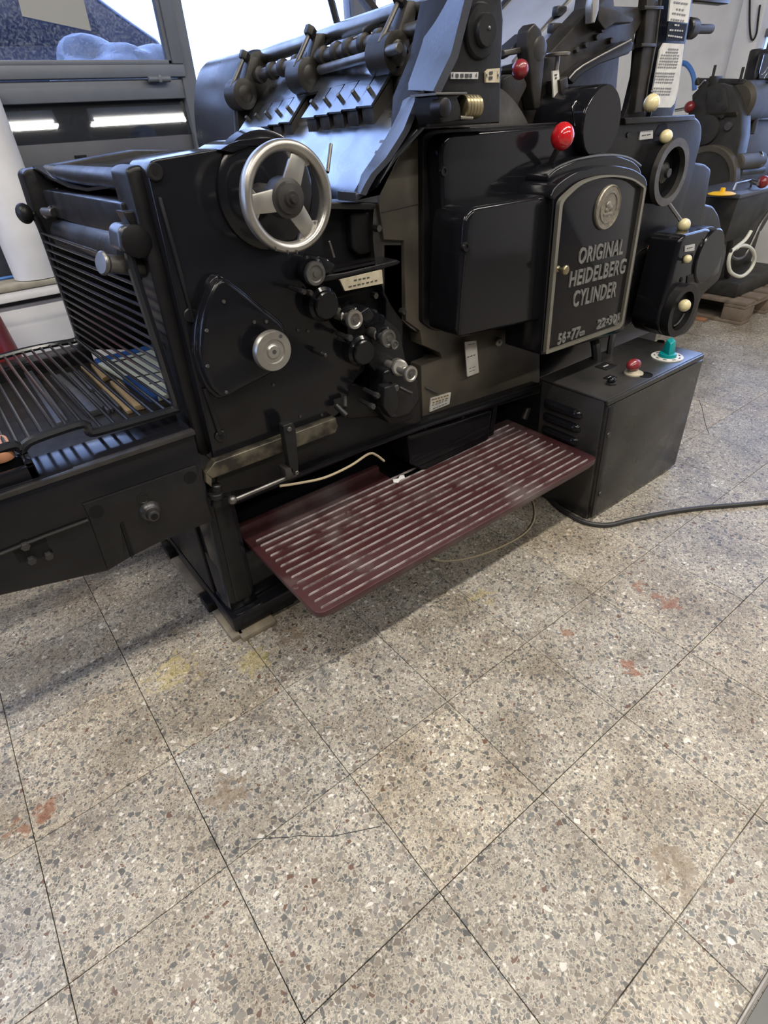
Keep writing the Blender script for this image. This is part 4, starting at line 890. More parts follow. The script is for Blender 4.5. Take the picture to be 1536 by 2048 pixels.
# ---------------- near upright arm, gear guard and counter
YA = 1.72
def ruled(near, far, yn, yf, th, bm=None):
    """plate stretched between a near and a far edge line, th thick to the right"""
    def walk(px, y, n):
        P = [U(u, v, y) for u, v in px]; L = [0.0]
        for k in range(1, len(P)): L.append(L[-1] + (P[k] - P[k - 1]).length)
        out = []; j = 0
        for k in range(n + 1):
            s = L[-1] * k / n
            while j < len(P) - 2 and L[j + 1] < s: j += 1
            out.append(P[j].lerp(P[j + 1], (s - L[j]) / (L[j + 1] - L[j])))
        return out
    N_, M_ = 12, 4
    Np = walk(near, yn, N_); Fp = walk(far, yf, N_); o = Vector((th, 0, -th * .3)); b = bmesh.new(); G = []
    for off in (Vector(), o): G.append([[b.verts.new(Np[k].lerp(Fp[k], m / M_) + off) for m in range(M_ + 1)] for k in range(N_ + 1)])
    for g in G:
        for k in range(N_):
            for m in range(M_): b.faces.new((g[k][m], g[k + 1][m], g[k + 1][m + 1], g[k][m + 1]))
    for k in range(N_):
        for m in (0, M_): b.faces.new((G[0][k][m], G[0][k + 1][m], G[1][k + 1][m], G[1][k][m]))
    for m in range(M_):
        for k in (0, N_): b.faces.new((G[0][k][m], G[0][k][m + 1], G[1][k][m + 1], G[1][k][m]))
    return merge(bm, b)
na = [(934, -20), (902, 108), (866, 182)]; fa0 = [(874, -20), (842, 95), (812, 180)]
nb = [(866, 182), (838, 178), (828, 206), (806, 262), (770, 318), (738, 352), (720, 388)]; fb0 = [(812, 180), (811, 184), (799, 222), (776, 268), (744, 318), (722, 350), (712, 388)]
part('near_arm', ruled(na, fa0, 1.50, 1.88, .02), 'arm_paint', label='sloping near side arm with blue sheen', smooth=50)
part('near_arm_foot', ruled(nb, fb0, 1.62, 1.88, .015), 'arm_paint', smooth=50)
fl_r = [(862, 172), (870, 180), (870, 205), (852, 256), (800, 314), (766, 362), (758, 376), (757, 408), (712, 404), (711, 386), (757, 386), (760, 362), (790, 308), (842, 250), (860, 206)]
part('arm_flange', prism(PP(fl_r, YA - .03), YA - .03, YA + .2, .004, 3), 'arm_paint')
part('arm_web', prism(PP([(838, 172), (862, 170), (862, 206), (845, 250), (792, 308), (760, 362), (757, 388), (715, 388), (735, 352), (770, 318), (806, 262)], YA + .12), YA + .12, YA + .18), 'black_matte')
gp = [(868, 186), (905, 100), (932, -20), (1002, -20), (1008, 40), (1004, 120), (1000, 246), (862, 254)]
part('gear_guard', prism(PP(gp, 1.54), 1.54, 2.0, .005, 3), 'black_worn')
part('guard_edge_highlight', tube([U(u, v, 1.53) for u, v in [(932, -15), (905, 98), (871, 186)]], .0018, 6), 'steel')  # highlight along the guard's edge, modelled as a thin steel line
c = U(976, 60, 1.46); R = rz(976, 0, 120, 1.46)
part('gear_cap', lathe((c.x, 1.46 * T, c.z), (0, 1, 0), [(.004, 0), (R * .55, .0), (R * .60, .004), (R * .62, .012), (R * .92, .014), (R, .02), (R, .06)], 44), 'black_worn')
part('cap_pin', ball(U(978, 56, 1.46), .004, 8), 'dull_steel')
pA = part('plate', px_prism([(902, 144), (957, 144), (956, 158), (902, 158)], 1.525, 1.54, 0), 'label_grey', label='long grey plate on the gear guard'); print_lines(pA, [(911, 151, 948, 151)], 1.52, 'ink', .006)
for (u, v) in [(906, 150), (953, 150)]: part('rivet', lathe(U(u, v, 1.522), (0, -1, 0), [(.003, 0), (.0025, .0015), (0, .002)], 10), 'bright_steel', pA)
pB = part('plate', px_prism([(977, 138), (1000, 136), (999, 165), (972, 165), (971, 144)], 1.525, 1.54, 0), 'label_cream', label='square cream plate on the gear guard'); print_lines(pB, [(978, 146, 990, 145), (977, 156, 991, 155)], 1.52, 'ink', .005); print_lines(pB, [(995, 142, 995, 160)], 1.52, 'ink', .002)
for v in (150,): 
    for u in (974, 997): part('rivet', lathe(U(u, v, 1.522), (0, -1, 0), [(.003, 0), (.0025, .0015), (0, .002)], 10), 'bright_steel', pB)
# sheet counter
CT = part('counter', px_prism([(876, 190), (888, 188), (912, 188), (922, 215), (922, 240), (884, 247), (878, 230)], 1.32, 1.56, .004, .004), 'black_worn', label='sheet counter with number drums')
part('counter_top', px_prism([(872, 185), (934, 184), (936, 189), (872, 190)], 1.3, 1.56, .001), 'dull_steel', CT)
part('counter_side', px_prism([(950, 190), (962, 212), (960, 236), (945, 240), (945, 192)], 1.36, 1.56, .002), 'black_worn', CT)
cc = U(892, 215, 1.27); part('counter_knob', lathe(cc, (0, 1, 0), [(.013, 0), (.016, .002), (.016, .03)], 22), 'black_worn', CT)
for k in range(5):
    a0 = U(922 + k * 6.2, 214, 1.36)
    part('number_drum', lathe(a0, (1, 0, 0), [(.018, 0), (.021, .002), (.021, .009), (.018, .011)], 22), 'brass_dull', CT)
part('counter_bar', rod(U(921, 235, 1.32), U(945, 236, 1.32), .0035, 8), 'door_trim', CT)

# ---------------- impression cylinder and gripper gear between the arms
CX, CZ, CRr = 3.95, 3.20, 1.03
part('impression_cylinder', lathe(V(CX, 1.98, CZ), (0, 1, 0), [(CRr * T - .004, 0), (CRr * T, .004), (CRr * T, 2.72 * T), (CRr * T - .004, 2.73 * T)], 96), 'cylinder_steel', label='polished impression cylinder')
for y in (1.94, 4.72): part('cylinder_bearer', lathe(V(CX, y, CZ), (0, 1, 0), [(CRr * T * .8, 0), (CRr * T * 1.0, .0), (CRr * T * 1.0, .05)], 72), 'dull_steel')
def yrod(u0, v0, u1, v1, r, m='dull_steel', y0=4.75, y1=2.0, name='cross_rod', bm=None): return part(name, rod(U(u0, v0, y0), U(u1, v1, y1), r, 14), m)
yrod(528, 113, 898, -8, .020, 'steel'); yrod(483, 268, 814, 230, .013, 'dull_steel', 4.7, 2.05)
R2a, R2b = U(512, 152, 4.6), U(850, 52, 2.1)
part('gripper_shaft', rod(R2a, R2b, .014, 14), 'dull_steel')
d = R2b - R2a
for t in (.02, .12, .2, .3, .38, .47, .55, .62, .70, .78, .86):
    p = R2a + d * t; part('collar', lathe(p, d, [(.017, 0), (.022, .003), (.022, .018), (.017, .021)], 16), 'grimy_iron')
yrod(640, 140, 800, 96, .011, 'dull_steel', 3.4, 2.1)
# saddle brackets that carry the shafts
def saddle(u, v, y, s=1.0):
    cc = U(u, v, y); k = part('shaft_bracket', lathe(cc, (0, 1, 0), [(.030 * s, 0), (.044 * s, .004), (.046 * s, .08 * s), (.03 * s, .085 * s)], 24), 'grimy_iron')
    part('bracket_arm', hexa([cc + Vector((-.03 * s, .01, -.03 * s)), cc + Vector((.03 * s, .01, -.03 * s)), cc + Vector((.03 * s, .07 * s, -.03 * s)), cc + Vector((-.03 * s, .07 * s, -.03 * s)), cc + Vector((.045 * s, .015, .10 * s)), cc + Vector((.08 * s, .015, .10 * s)), cc + Vector((.08 * s, .06 * s, .10 * s)), cc + Vector((.045 * s, .06 * s, .10 * s))], None, .004), 'grimy_iron', k)
    part('bracket_cap', lathe(cc - Vector((0, .004, 0)), (0, 1, 0), [(.018 * s, 0), (.026 * s, .004), (.026 * s, .008)], 18), 'grimy_iron', k)
    part('tie_bolt', rod(cc + Vector((-.035 * s, .03, .02 * s)), cc + Vector((.03 * s, .03, .10 * s)), .006, 10), 'dull_steel', k)
    part('tie_nut', lathe(cc + Vector((.027 * s, .03, .095 * s)), (.075, 0, .12), [(.014, 0), (.016, .003), (.016, .02), (.012, .022)], 6), 'grimy_iron', k)
saddle(798, 106, 2.25, .95); saddle(622, 150, 3.45, .9); saddle(492, 188, 4.5, .9)
# slotted plate with the row of gripper fingers: from far end (y 4.5) to near end (y 2.2)
fa, fb_ = U(520, 218, 4.5), U(800, 148, 2.25)
gd = fb_ - fa
part('gripper_plate', hexa([fa + Vector((-.015, 0, .0)), fb_ + Vector((-.015, 0, .0)), fb_ + Vector((.075, 0, .082)), fa + Vector((.075, 0, .082)), fa + Vector((-.019, 0, .005)), fb_ + Vector((-.019, 0, .005)), fb_ + Vector((.071, 0, .087)), fa + Vector((.071, 0, .087))]), 'cylinder_steel')
for k in range(11):
    t = (k + .35) / 11
    p = fa + gd * t
    if k in (5,): continue
    def fq(x, y, z): return p + Vector((x, y, z))
    F = part('gripper_finger', hexa([fq(-.078, -.031, -.058), fq(-.078, .031, -.058), fq(-.01, .026, .004), fq(-.01, -.026, .004), fq(-.082, -.031, -.054), fq(-.082, .031, -.054), fq(-.014, .026, .009), fq(-.014, -.026, .009)]), 'cylinder_steel')
    part('finger_block', hexa([fq(-.066, -.024, -.125), fq(-.066, .024, -.125), fq(.0, .024, -.11), fq(.0, -.024, -.11), fq(-.072, -.024, -.058), fq(-.072, .024, -.058), fq(-.008, .024, .0), fq(-.008, -.024, .0)], None, .004), 'grimy_iron', F)
    part('finger_pad', hexa([fq(-.06, -.008, -.15), fq(-.06, .012, -.15), fq(-.025, .012, -.15), fq(-.025, -.008, -.15), fq(-.06, -.008, -.12), fq(-.06, .012, -.12), fq(-.025, .012, -.115), fq(-.025, -.008, -.115)], None, .002), 'dull_steel', F)
    part('finger_screw', rod(fq(-.05, 0, -.035), fq(-.066, 0, -.018), .006, 8), 'dull_steel', F)
    part('sheet_band', hexa([fq(-.06, -.03, -.15), fq(-.06, .0, -.15), fq(.03, .0, -.06), fq(.03, -.03, -.06), fq(-.063, -.03, -.146), fq(-.063, .0, -.146), fq(.027, .0, -.056), fq(.027, -.03, -.056)]), 'cylinder_steel', F)
    part('rocker', hexa([fq(.06, -.016, .05), fq(.06, .016, .05), fq(.11, .016, .08), fq(.11, -.016, .08), fq(.05, -.012, .08), fq(.05, .012, .08), fq(.09, .012, .115), fq(.09, -.012, .115)], None, .004), 'grimy_iron', F)
# dark bar that the fingers hang from
part('gripper_beam', hexa([fa + Vector((.0, 0, -.10)), fb_ + Vector((.0, 0, -.10)), fb_ + Vector((.14, 0, -.02)), fa + Vector((.14, 0, -.02)), fa + Vector((.0, 0, -.005)), fb_ + Vector((.0, 0, -.005)), fb_ + Vector((.10, 0, .075)), fa + Vector((.10, 0, .075))], None, .006), 'grimy_iron')
# far upright arm
fr = [(372, 300), (398, 268), (408, 220), (424, 166), (442, 122), (482, 104), (512, 96), (536, 104), (548, 130), (552, 180), (545, 270), (480, 300)]
frn = [(475, 300), (470, 262), (467, 210), (470, 160), (480, 122), (500, 100), (520, 96), (540, 106), (552, 135), (556, 180), (600, 262), (600, 300)]
part('far_arm', prism(fillet(PP(frn, 4.75), .02, 3), 4.75, 5.85, .01, 3), 'arm_paint', label='far side arm with blue sheen')
part('arm_disc', prism(fillet(PP([(u + 6, v + 3) for u, v in frn], 4.72), .02, 3), 4.71, 4.76, .004, 2), 'grimy_iron')
part('air_hose', tube([U(u, v, 3.6) for u, v in [(652, -30), (662, 0), (672, 38), (680, 66), (684, 80)]], .010, 8, smooth=4), 'dark_iron')
part('top_link', rod(U(722, -10, 3.9), U(755, 32, 3.6), .016, 10), 'grimy_iron')
part('top_block', px_prism([(704, 75), (735, 62), (770, 68), (775, 85), (735, 100), (705, 96)], 3.0, 3.3, .006, .006), 'cylinder_steel')

# ---------------- feeder
YE = 2.12
pa = [(1004, 252), (1004, 150), (1040, 128), (1093, 112), (1184, 14), (1190, -20), (1228, -20), (1230, 12), (1290, 14), (1290, 36), (1270, 70), (1270, 100), (1256, 104), (1240, 112), (1234, 180), (1226, 236), (1226, 252)]
part('feeder_side', prism(PP(pa, YE), YE, YE + .2, .006, 2), 'grimy_iron')
part('feeder_column', prism(PP([(1292, -20), (1390, -20), (1380, 40), (1352, 215), (1344, 236), (1246, 240), (1256, 216), (1272, 150), (1276, 104), (1284, 60)], YE + .02), YE + .02, YE + .09, .006, 2), 'black_worn')
part('column_strip', px_prism([(1296, -20), (1318, -20), (1310, 80), (1290, 225), (1268, 228), (1288, 82)], YE - .04, YE + .05, .004), 'grimy_iron')
part('column_ridge', tube([U(u, v, YE - .05) for u, v in [(1322, 0), (1312, 85), (1296, 170), (1288, 226)]], .003, 6), 'dull_steel')
for v, u0, u1 in [(14, 1290, 1328), (89, 1284, 1314)]: part('column_clamp', px_prism([(u0, v - 3), (u1, v - 3), (u1, v + 5), (u0, v + 5)], YE - .06, YE + .1, .003), 'dark_iron')
part('feed_stay', rod(U(1380, 58, YE + .1), U(1423, 58, YE + .1), .013, 12), 'dark_iron'); part('stay_bush', rod(U(1372, 56, YE + .1), U(1387, 58, YE + .1), .028, 14), 'dark_iron')
part('upper_stay', boxT(*(lambda p, q: (p.x / T, q.x / T, YE + .1, YE + .25, q.z / T, p.z / T))(U(1385, -20, YE + .1), U(1460, 8, YE + .1)), .006), 'dark_iron')
# instruction plates
for (pts, m, lab, rows, ink_) in [
    ([(1344, -30), (1386, -30), (1376, 46), (1337, 42)], 'label_white', 'white printed plate at the top of the feeder column', [(1348, 4, 1377, 8), (1353, 18, 1369, 20), (1345, 26, 1372, 30), (1342, 38, 1370, 42)], 'ink_grey'),
    ([(1337, 44), (1374, 48), (1368, 82), (1332, 80)], 'black_matte', 'black plate with pale print on the feeder column', [(1349, 50, 1361, 51), (1339, 60, 1368, 62), (1336, 71, 1365, 75)], 'label_grey'),
    ([(1328, 86), (1369, 88), (1356, 180), (1350, 206), (1342, 215), (1304, 215), (1306, 180), (1320, 100)], 'label_white', 'tall white instruction plate with rows of print', [(1337, 98, 1358, 99), (1332, 104, 1357, 105)] + [(1323 - k * 1.75, 110 + k * 6, 1360 - k * 1.5, 111 + k * 6) for k in range(14) if k not in (5, 10)], 'ink_grey')]:
    P_ = part('plate', prism(PP(pts, YE - .06), YE - .06, YE - .045), m, PR, 0, lab); print_lines(P_, rows, YE - .066, ink_, .004 if ink_ == 'label_grey' else .0032)
# sloping feed board, bright with daylight
n0, n1 = U(1094, 108, YE + .1), U(1184, 8, YE + .1)
f0, f1 = n0 + Vector((0, 2.6 * T, 0)), n1 + Vector((0, 2.6 * T, 0)); up = Vector((0, 0, .008))
ext = (n1 - n0) * 1.2; low = (n0 - n1) * .12
FBD = part('feed_board', hexa([n0 + low - up, n1 + ext - up, f1 + ext - up, f0 + low - up, n0 + low, n1 + ext, f1 + ext, f0 + low]), 'feed_board', label='sloping metal feed board catching daylight')
part('board_rail', hexa([n0 + low - up * 5, n1 + ext - up * 5, n1 + ext - up * 5 + Vector((0, .02, 0)), n0 + low - up * 5 + Vector((0, .02, 0)), n0 + low - up, n1 + ext - up, n1 + ext - up + Vector((0, .02, 0)), n0 + low - up + Vector((0, .02, 0))]), 'grimy_iron', FBD)
def on_board(s, y, h=0): return n0 + (n1 - n0) * s + Vector((0, (y) * T, h))
part('board_tape', hexa([on_board(-.1, .33, .001), on_board(2, .33, .001), on_board(2, .37, .001), on_board(-.1, .37, .001), on_board(-.1, .33, .006), on_board(2, .33, .006), on_board(2, .37, .006), on_board(-.1, .37, .006)]), 'door_trim', FBD)
part('board_tape', hexa([on_board(-.1, 1.3, .001), on_board(2, 1.3, .001), on_board(2, 1.4, .001), on_board(-.1, 1.4, .001), on_board(-.1, 1.3, .008), on_board(2, 1.3, .008), on_board(2, 1.4, .008), on_board(-.1, 1.4, .008)]), 'dark_iron', FBD)
for s, y in ((.45, .15), (.85, .30), (1.15, .12)): part('board_stop', box(on_board(s, y, 0) + Vector((-.02, -.012, 0)), on_board(s, y, 0) + Vector((.02, .012, .022)), .004), 'dark_iron', FBD)
# register lever group in front of the feed board
part('stop_column', px_prism([(1058, 58), (1070, 45), (1084, 60), (1088, 90), (1090, 120), (1084, 180), (1080, 218), (1070, 220), (1064, 180), (1058, 120), (1054, 95)], 1.98, 2.1, .006, .006), 'grimy_iron')
c = U(1082, 97, 1.97); part('column_bush', lathe(c, (0, 1, 0), [(.018, 0), (.026, .003), (.026, .03)], 20), 'dark_iron')
part('stop_wing', px_prism([(1008, 110), (1030, 88), (1058, 64), (1064, 72), (1046, 96), (1010, 118)], 2.14, 2.3, .004), 'arm_paint')
part('stop_bar', px_prism([(1008, 100), (1052, 92), (1052, 106), (1010, 112)], 2.05, 2.2, .004), 'dull_steel')
RLv = part('lever', rod(U(1004, 142, 1.98), U(1034, 140, 1.86), .008, 10), 'black_worn', label='small red ball lever'); part('ball_knob', ball(U(1040, 139, 1.85), .021, 20), 'dark_red_knob', RLv)
part('swing_arm', px_prism([(1004, 160), (1020, 150), (1045, 150), (1055, 170), (1040, 200), (1030, 225), (1045, 245), (1010, 250), (1004, 220)], 2.0, 2.1, .006, .01), 'grimy_iron')
wn = U(1116, 109, 2.0); WNp = part('wing_screw', lathe(wn, (0, 0, 1), [(.006, -.09), (.006, -.004), (.030, -.003), (.032, .002), (.030, .004), (0, .004)], 24), 'wheel_steel')
SP = part('scale_plate', px_prism([(1105, 142), (1118, 140), (1121, 196), (1114, 206), (1108, 204)], 1.98, 1.995, 0), 'label_white', label='narrow white scale plate'); print_lines(SP, [(1109, 150, 1116, 149), (1110, 156, 1116, 155)], 1.975, 'ink', .003)
part('diag_arm', px_prism([(1136, 158), (1150, 142), (1180, 122), (1262, 80), (1268, 84), (1264, 100), (1258, 108), (1200, 128), (1168, 146), (1146, 168)], 1.98, 2.1, .004), 'black_worn')
part('arm_edge', tube([U(u, v, 1.97) for u, v in [(1137, 158), (1150, 143), (1166, 131), (1200, 112), (1262, 80)]], .003, 6), 'dull_steel')
part('side_lever', px_prism([(1190, -20), (1200, -20), (1198, 20), (1190, 46), (1184, 46), (1184, 10)], 1.98, 2.05, .003), 'wheel_steel')
part('feeder_bracket', px_prism([(1196, 10), (1232, 20), (1268, 36), (1264, 46), (1230, 46), (1210, 60), (1196, 40)], 2.0, 2.12, .006, .006), 'grimy_iron')
for (u, v) in [(1190, 75), (1168, 90), (1218, 82), (1150, 100), (1200, 60)]: bolt(u, v, YE, .008, .01, 'dark_iron')
part('neck_bracket', px_prism([(1120, 160), (1136, 152), (1138, 175), (1122, 190)], 1.95, 2.1, .004), 'grimy_iron')

# ---------------- delivery end (left)
def extr(pts, vec, bev=0.0, bm=None):
    """solid from a flat outline of 3-D points pushed along vec"""
    b = bmesh.new(); A = [b.verts.new(p) for p in pts]; B = [b.verts.new(Vector(p) + Vector(vec)) for p in pts]; n = len(A)
    b.faces.new(A); b.faces.new(B[::-1])
    for i in range(n): b.faces.new((A[i], B[i], B[(i + 1) % n], A[(i + 1) % n]))
    bevel(b, bev)
    return merge(bm, b)
YD = 1.60
db = [(-330, 1093), (0, 986), (388, 862), (428, 1038), (400, 1050), (323, 1084), (268, 1112), (217, 1143), (0, 1193), (-330, 1262)]
part('delivery_front', prism(PP(db, YD), YD, YD + .36, .006, 2), 'black_paint')
part('delivery_panel', prism(PP([(166, 1010), (392, 932), (426, 1042), (323, 1083), (268, 1111), (264, 1119), (240, 1045), (250, 1112), (216, 1141), (180, 1040)], YD - .02), YD - .02, YD + .02, .002), 'black_worn')
part('panel_seam', px_prism([(243, 1046), (247, 1044), (270, 1110), (266, 1112)], YD - .026, YD - .01), 'black_matte')
part('delivery_moulding', tube([U(u, v, YD - .01) for u, v in [(-60, 1130), (0, 1108), (90, 1072), (176, 1040)]], .004, 6), 'black_worn')
c = U(300, 1022, YD - .02); KN = part('panel_socket', lathe(c, (0, -1, 0), [(.024, 0), (.020, .010), (.014, .014), (.012, .026), (.009, .028)], 22), 'dark_iron'); part('socket_hole', lathe(c + Vector((0, -.0275, 0)), (0, -1, 0), [(.0075, 0), (.0075, .001)], 14), 'black_matte', KN)
c = U(287, 997, YD - .02); part('plug_ring', lathe(c, (0, -1, 0), [(.009, .001), (.010, .002), (.013, .002), (.013, 0)], 22), 'black_worn')
for (u, v) in [(193, 1024), (381, 955)]: part('finger_hole', lathe(U(u, v, YD - .024), (0, 1, 0), [(.014, 0), (.014, .004)], 20), 'black_matte')
part('pocket', px_prism([(22, 1098), (92, 1076), (102, 1110), (40, 1126)], YD - .004, YD + .02, 0, .004), 'black_matte')
for (u, v) in [(63, 1120), (97, 1111), (50, 1092)]: bolt(u, v, YD - .01, .009, .008, 'dark_iron')
# top ledge, tray channel
def xz(u, v, y): q = U(u, v, y); return q.x / T, q.z / T
lx0, lz0 = xz(-330, 1093, YD); lx1, lz1 = xz(388, 862, YD)
part('ledge_strip', hexa([V(lx0, YD - .02, lz1 - .02), V(lx1, YD - .02, lz1 - .02), V(lx1, YD + .04, lz1 - .02), V(lx0, YD + .04, lz1 - .02), V(lx0, YD - .02, lz1 + .012), V(lx1, YD - .02, lz1 + .012), V(lx1, YD + .04, lz1 + .012), V(lx0, YD + .04, lz1 + .012)], None, .001), 'dark_iron')
part('tray_channel', boxT(-1.6, .02, YD + .05, YD + .10, lz1, lz1 + .10, .002, boxT(-1.6, .02, YD + .24, YD + .29, lz1, lz1 + .10, .002, boxT(-.03, .02, YD + .05, YD + .29, lz1, lz1 + .10, .002))), 'black_paint')
part('delivery_rear', boxT(-1.8, 1.0, 4.55, 4.85, 1.0, 2.15, .006), 'black_worn')
part('delivery_table', boxT(-.15, 1.9, YD + .36, 4.6, 1.93, 2.02, .004), 'grimy_iron')
for y in (2.5, 3.6): part('table_bearer', boxT(-1.8, 1.9, y, y + .12, 1.80, 1.93, .004), 'black_worn')
part('delivery_leg', boxT(-1.7, -1.4, 1.75, 2.0, 0, 1.2, .006), 'black_worn'); part('delivery_leg', boxT(-1.7, -1.4, 4.5, 4.75, 0, 1.2, .006), 'black_worn')
part('interior_dark_fill', boxT(1.95, 2.5, 2.0, 4.6, 1.55, 3.72, .01), 'black_matte')  # black block standing in for the shade inside the press
part('far_side_plate', prism(fillet(PP([(44, 348), (52, 338), (72, 336), (270, 300), (420, 300), (420, 700), (165, 700), (150, 640), (100, 480), (70, 430)], 4.68), .01, 3), 4.68, 4.95, .006, 2), 'black_worn')
# curved top sheet of the delivery
ts = bmesh.new(); rows = []
far = [U(u, v, 4.68) for u, v in [(64, 331), (110, 329), (165, 327), (215, 322), (262, 312), (330, 303), (430, 296)]]
nea = [U(u, v, 1.95) for u, v in [(262, 352), (300, 352), (335, 348), (362, 338), (392, 318), (430, 306), (470, 292)]]
top_f = [(p, q) for p, q in zip(far, nea)]
for dz in (0, -.006):
    rows.append([[ts.verts.new(p.lerp(q, t) + Vector((0, 0, dz - .035 * math.sin(math.pi * t) * (1 - i / 6)))) for t in (0, .2, .4, .6, .8, 1)] for i, (p, q) in enumerate(top_f)])
for lay, flip in ((rows[0], False), (rows[1], True)):
    for i in range(6):
        for j in range(5): ts.faces.new((lay[i][j], lay[i + 1][j], lay[i + 1][j + 1], lay[i][j + 1]))
for i in range(6):
    for j in (0, 5): ts.faces.new((rows[0][i][j], rows[0][i + 1][j], rows[1][i + 1][j], rows[1][i][j]))
for j in range(5):
    for i in (0, 6): ts.faces.new((rows[0][i][j], rows[0][i][j + 1], rows[1][i][j + 1], rows[1][i][j]))
bmesh.ops.recalc_face_normals(ts, faces=ts.faces)
part('top_sheet', ts, 'black_paint', smooth=60)
def bar(u0, v0, y0, u1, v1, y1, r, m='black_worn', name='cross_bar'): return part(name, rod(U(u0, v0, y0), U(u1, v1, y1), r, 14), m)
a, b_ = U(108, 402, 4.6), U(272, 440, 1.95)
part('cross_rail', hexa([a + Vector((-.02, 0, -.035)), b_ + Vector((-.02, 0, -.035)), b_ + Vector((.03, 0, -.035)), a + Vector((.03, 0, -.035)), a + Vector((-.02, 0, .03)), b_ + Vector((-.02, 0, .03)), b_ + Vector((.03, 0, .03)), a + Vector((.03, 0, .03))], None, .004), 'black_worn')
bar(135, 468, 4.5, 285, 512, 2.0, .045, 'black_worn', 'delivery_roller'); bar(100, 345, 4.6, 270, 362, 2.0, .02); bar(88, 424, 4.5, 108, 425, 4.3, .012, 'dull_steel')
bar(97, 400, 4.6, 118, 378, 4.45, .005, 'dull_steel', 'stop_rod'); bar(92, 432, 4.5, 108, 418, 4.4, .012, 'steel', 'stop_pin')
# clamp, spring, round grip
part('guard_clamp', px_prism([(236, 462), (246, 450), (286, 450), (300, 466), (300, 505), (285, 512), (240, 505)], 1.78, 1.98, .008, .012), 'arm_paint')
c = U(277, 484, 1.76); part('clamp_knob', lathe(c, (0, 1, 0), [(.02, 0), (.028, .004), (.028, .02)], 14), 'black_matte')
part('grip', lathe(U(201, 526, 1.86), U(268, 532, 1.92) - U(201, 526, 1.86), [(.018, 0), (.021, .003), (.021, .006), (.016, .012), (.017, .06), (.02, .10)], 22), 'dull_steel')
sp_a = U(266, 382, 1.92); sp = [sp_a + Vector((.009 * math.cos(t), .009 * math.sin(t), -.0016 * t)) for t in [k * math.pi / 5 for k in range(80)]]
part('spring', tube(sp, .0022, 6), 'bright_steel')
part('spring_post', rod(U(266, 378, 1.92), U(274, 440, 1.92), .005, 8), 'dark_iron'); part('post_block', px_prism([(246, 424), (292, 420), (294, 448), (262, 452)], 1.82, 1.98, .003), 'black_worn')
# wire guard basket
GR = part('wire_guard', tube([U(u, v, 4.68) for u, v in [(64, 424), (83, 460), (118, 560), (150, 655), (156, 674), (146, 682), (100, 690), (48, 701), (0, 714), (-90, 738)]], .009, 8, smooth=4), 'guard_enamel', label='black wire guard basket of parallel rods')
part('guard_frame', tube([U(u, v, 1.82) for u, v in [(258, 505), (268, 545), (300, 645), (335, 755), (352, 812), (346, 820), (240, 851), (188, 865), (178, 862), (166, 848), (110, 864), (58, 884), (42, 900), (30, 890), (-20, 905), (-90, 925)]], .0095, 8, smooth=3), 'guard_enamel', GR)
part('guard_knob', ball(U(49, 427, 4.68), .027, 14, None, (.8, 1, 1)), 'black_worn', GR); part('knob_neck', rod(U(52, 427, 4.68), U(70, 428, 4.68), .01, 10), 'black_worn', GR)
rodm = None
for k in range(14):
    t = k / 13
    fa_ = (83 + 73 * t, 466 + 212 * t); na_ = (263 + 89 * t, 527 + 287 * t)
    part('guard_rod', rod(U(*fa_, 4.68), U(*na_, 1.82), .0036, 8), 'guard_enamel', GR)
near_u = [(-40, 912), (-12, 903), (14, 897), (37, 893), (61, 882), (88, 872), (114, 863), (138, 856), (166, 848), (207, 860), (234, 852), (261, 845), (287, 837), (312, 830), (334, 823)]
for k, nu in enumerate(near_u):
    fu = 8 + (k - 6) * 18.0
    fv = 714 - fu * .235 if fu > 0 else 714 - fu * .27
    part('guard_rod', rod(U(fu, fv, 4.68), U(*nu, 1.82), .0042, 8), 'guard_enamel', GR)

# ---------------- things lying on the delivery table
def lay(pts, z, h, m, name, label=None, cat=None, group=None, bev=.001, parent=None):
    b = slab_z([(p.x, p.y) for p in (UZ(u, v, z) for u, v in pts)], z * T, z * T + h, bev)
    o = mk(name, b, m, parent, base=(parent is None))
    if cat: tag(o, label, cat, group)
    elif label: o['label'] = label
    return o
ZT = 2.024
PBd = lay([(196, 732), (336, 697), (364, 788), (318, 803)], ZT, .012, 'pale_board', 'printing_forme', 'pale green-white plate board with blue edging on the delivery table', 'plate board')
lay([(192, 727), (335, 690), (337, 698), (197, 734)], ZT, .016, 'blue_edge', 'blue_edge', parent=PBd, label='blue edging strip')
lay([(247, 764), (262, 762), (318, 803), (302, 806)], ZT, .018, 'blue_edge', 'blue_edge', parent=PBd, label='blue edging strip')
for pts in ([(262, 764), (352, 744), (353, 746), (264, 766)], [(300, 775), (357, 762), (358, 764), (302, 777)], [(228, 731), (296, 714), (297, 716), (230, 733)]):
    b = slab_z([(p.x, p.y) for p in (UZ(u, v, ZT) for u, v in pts)], ZT * T + .012, ZT * T + .0125); mk('joint_line', b, 'ink', PBd)
lay([(184, 736), (200, 737), (222, 758), (208, 766)], ZT, .014, 'tan_wood', 'wooden_strip', 'short tan wooden strip lying against the pale plate board', 'wood strip', 'wood strips on the delivery table')
lay([(222, 771), (240, 768), (290, 818), (272, 822)], ZT, .014, 'tan_wood', 'wooden_strip', 'long tan wooden strip lying nearest the grey metal bars', 'wood strip', 'wood strips on the delivery table')
lay([(163, 738), (170, 736), (266, 826), (256, 829)], ZT, .010, 'tan_wood', 'wooden_strip', 'thin tan wooden slat beside the ribbed metal bars', 'wood strip', 'wood strips on the delivery table')
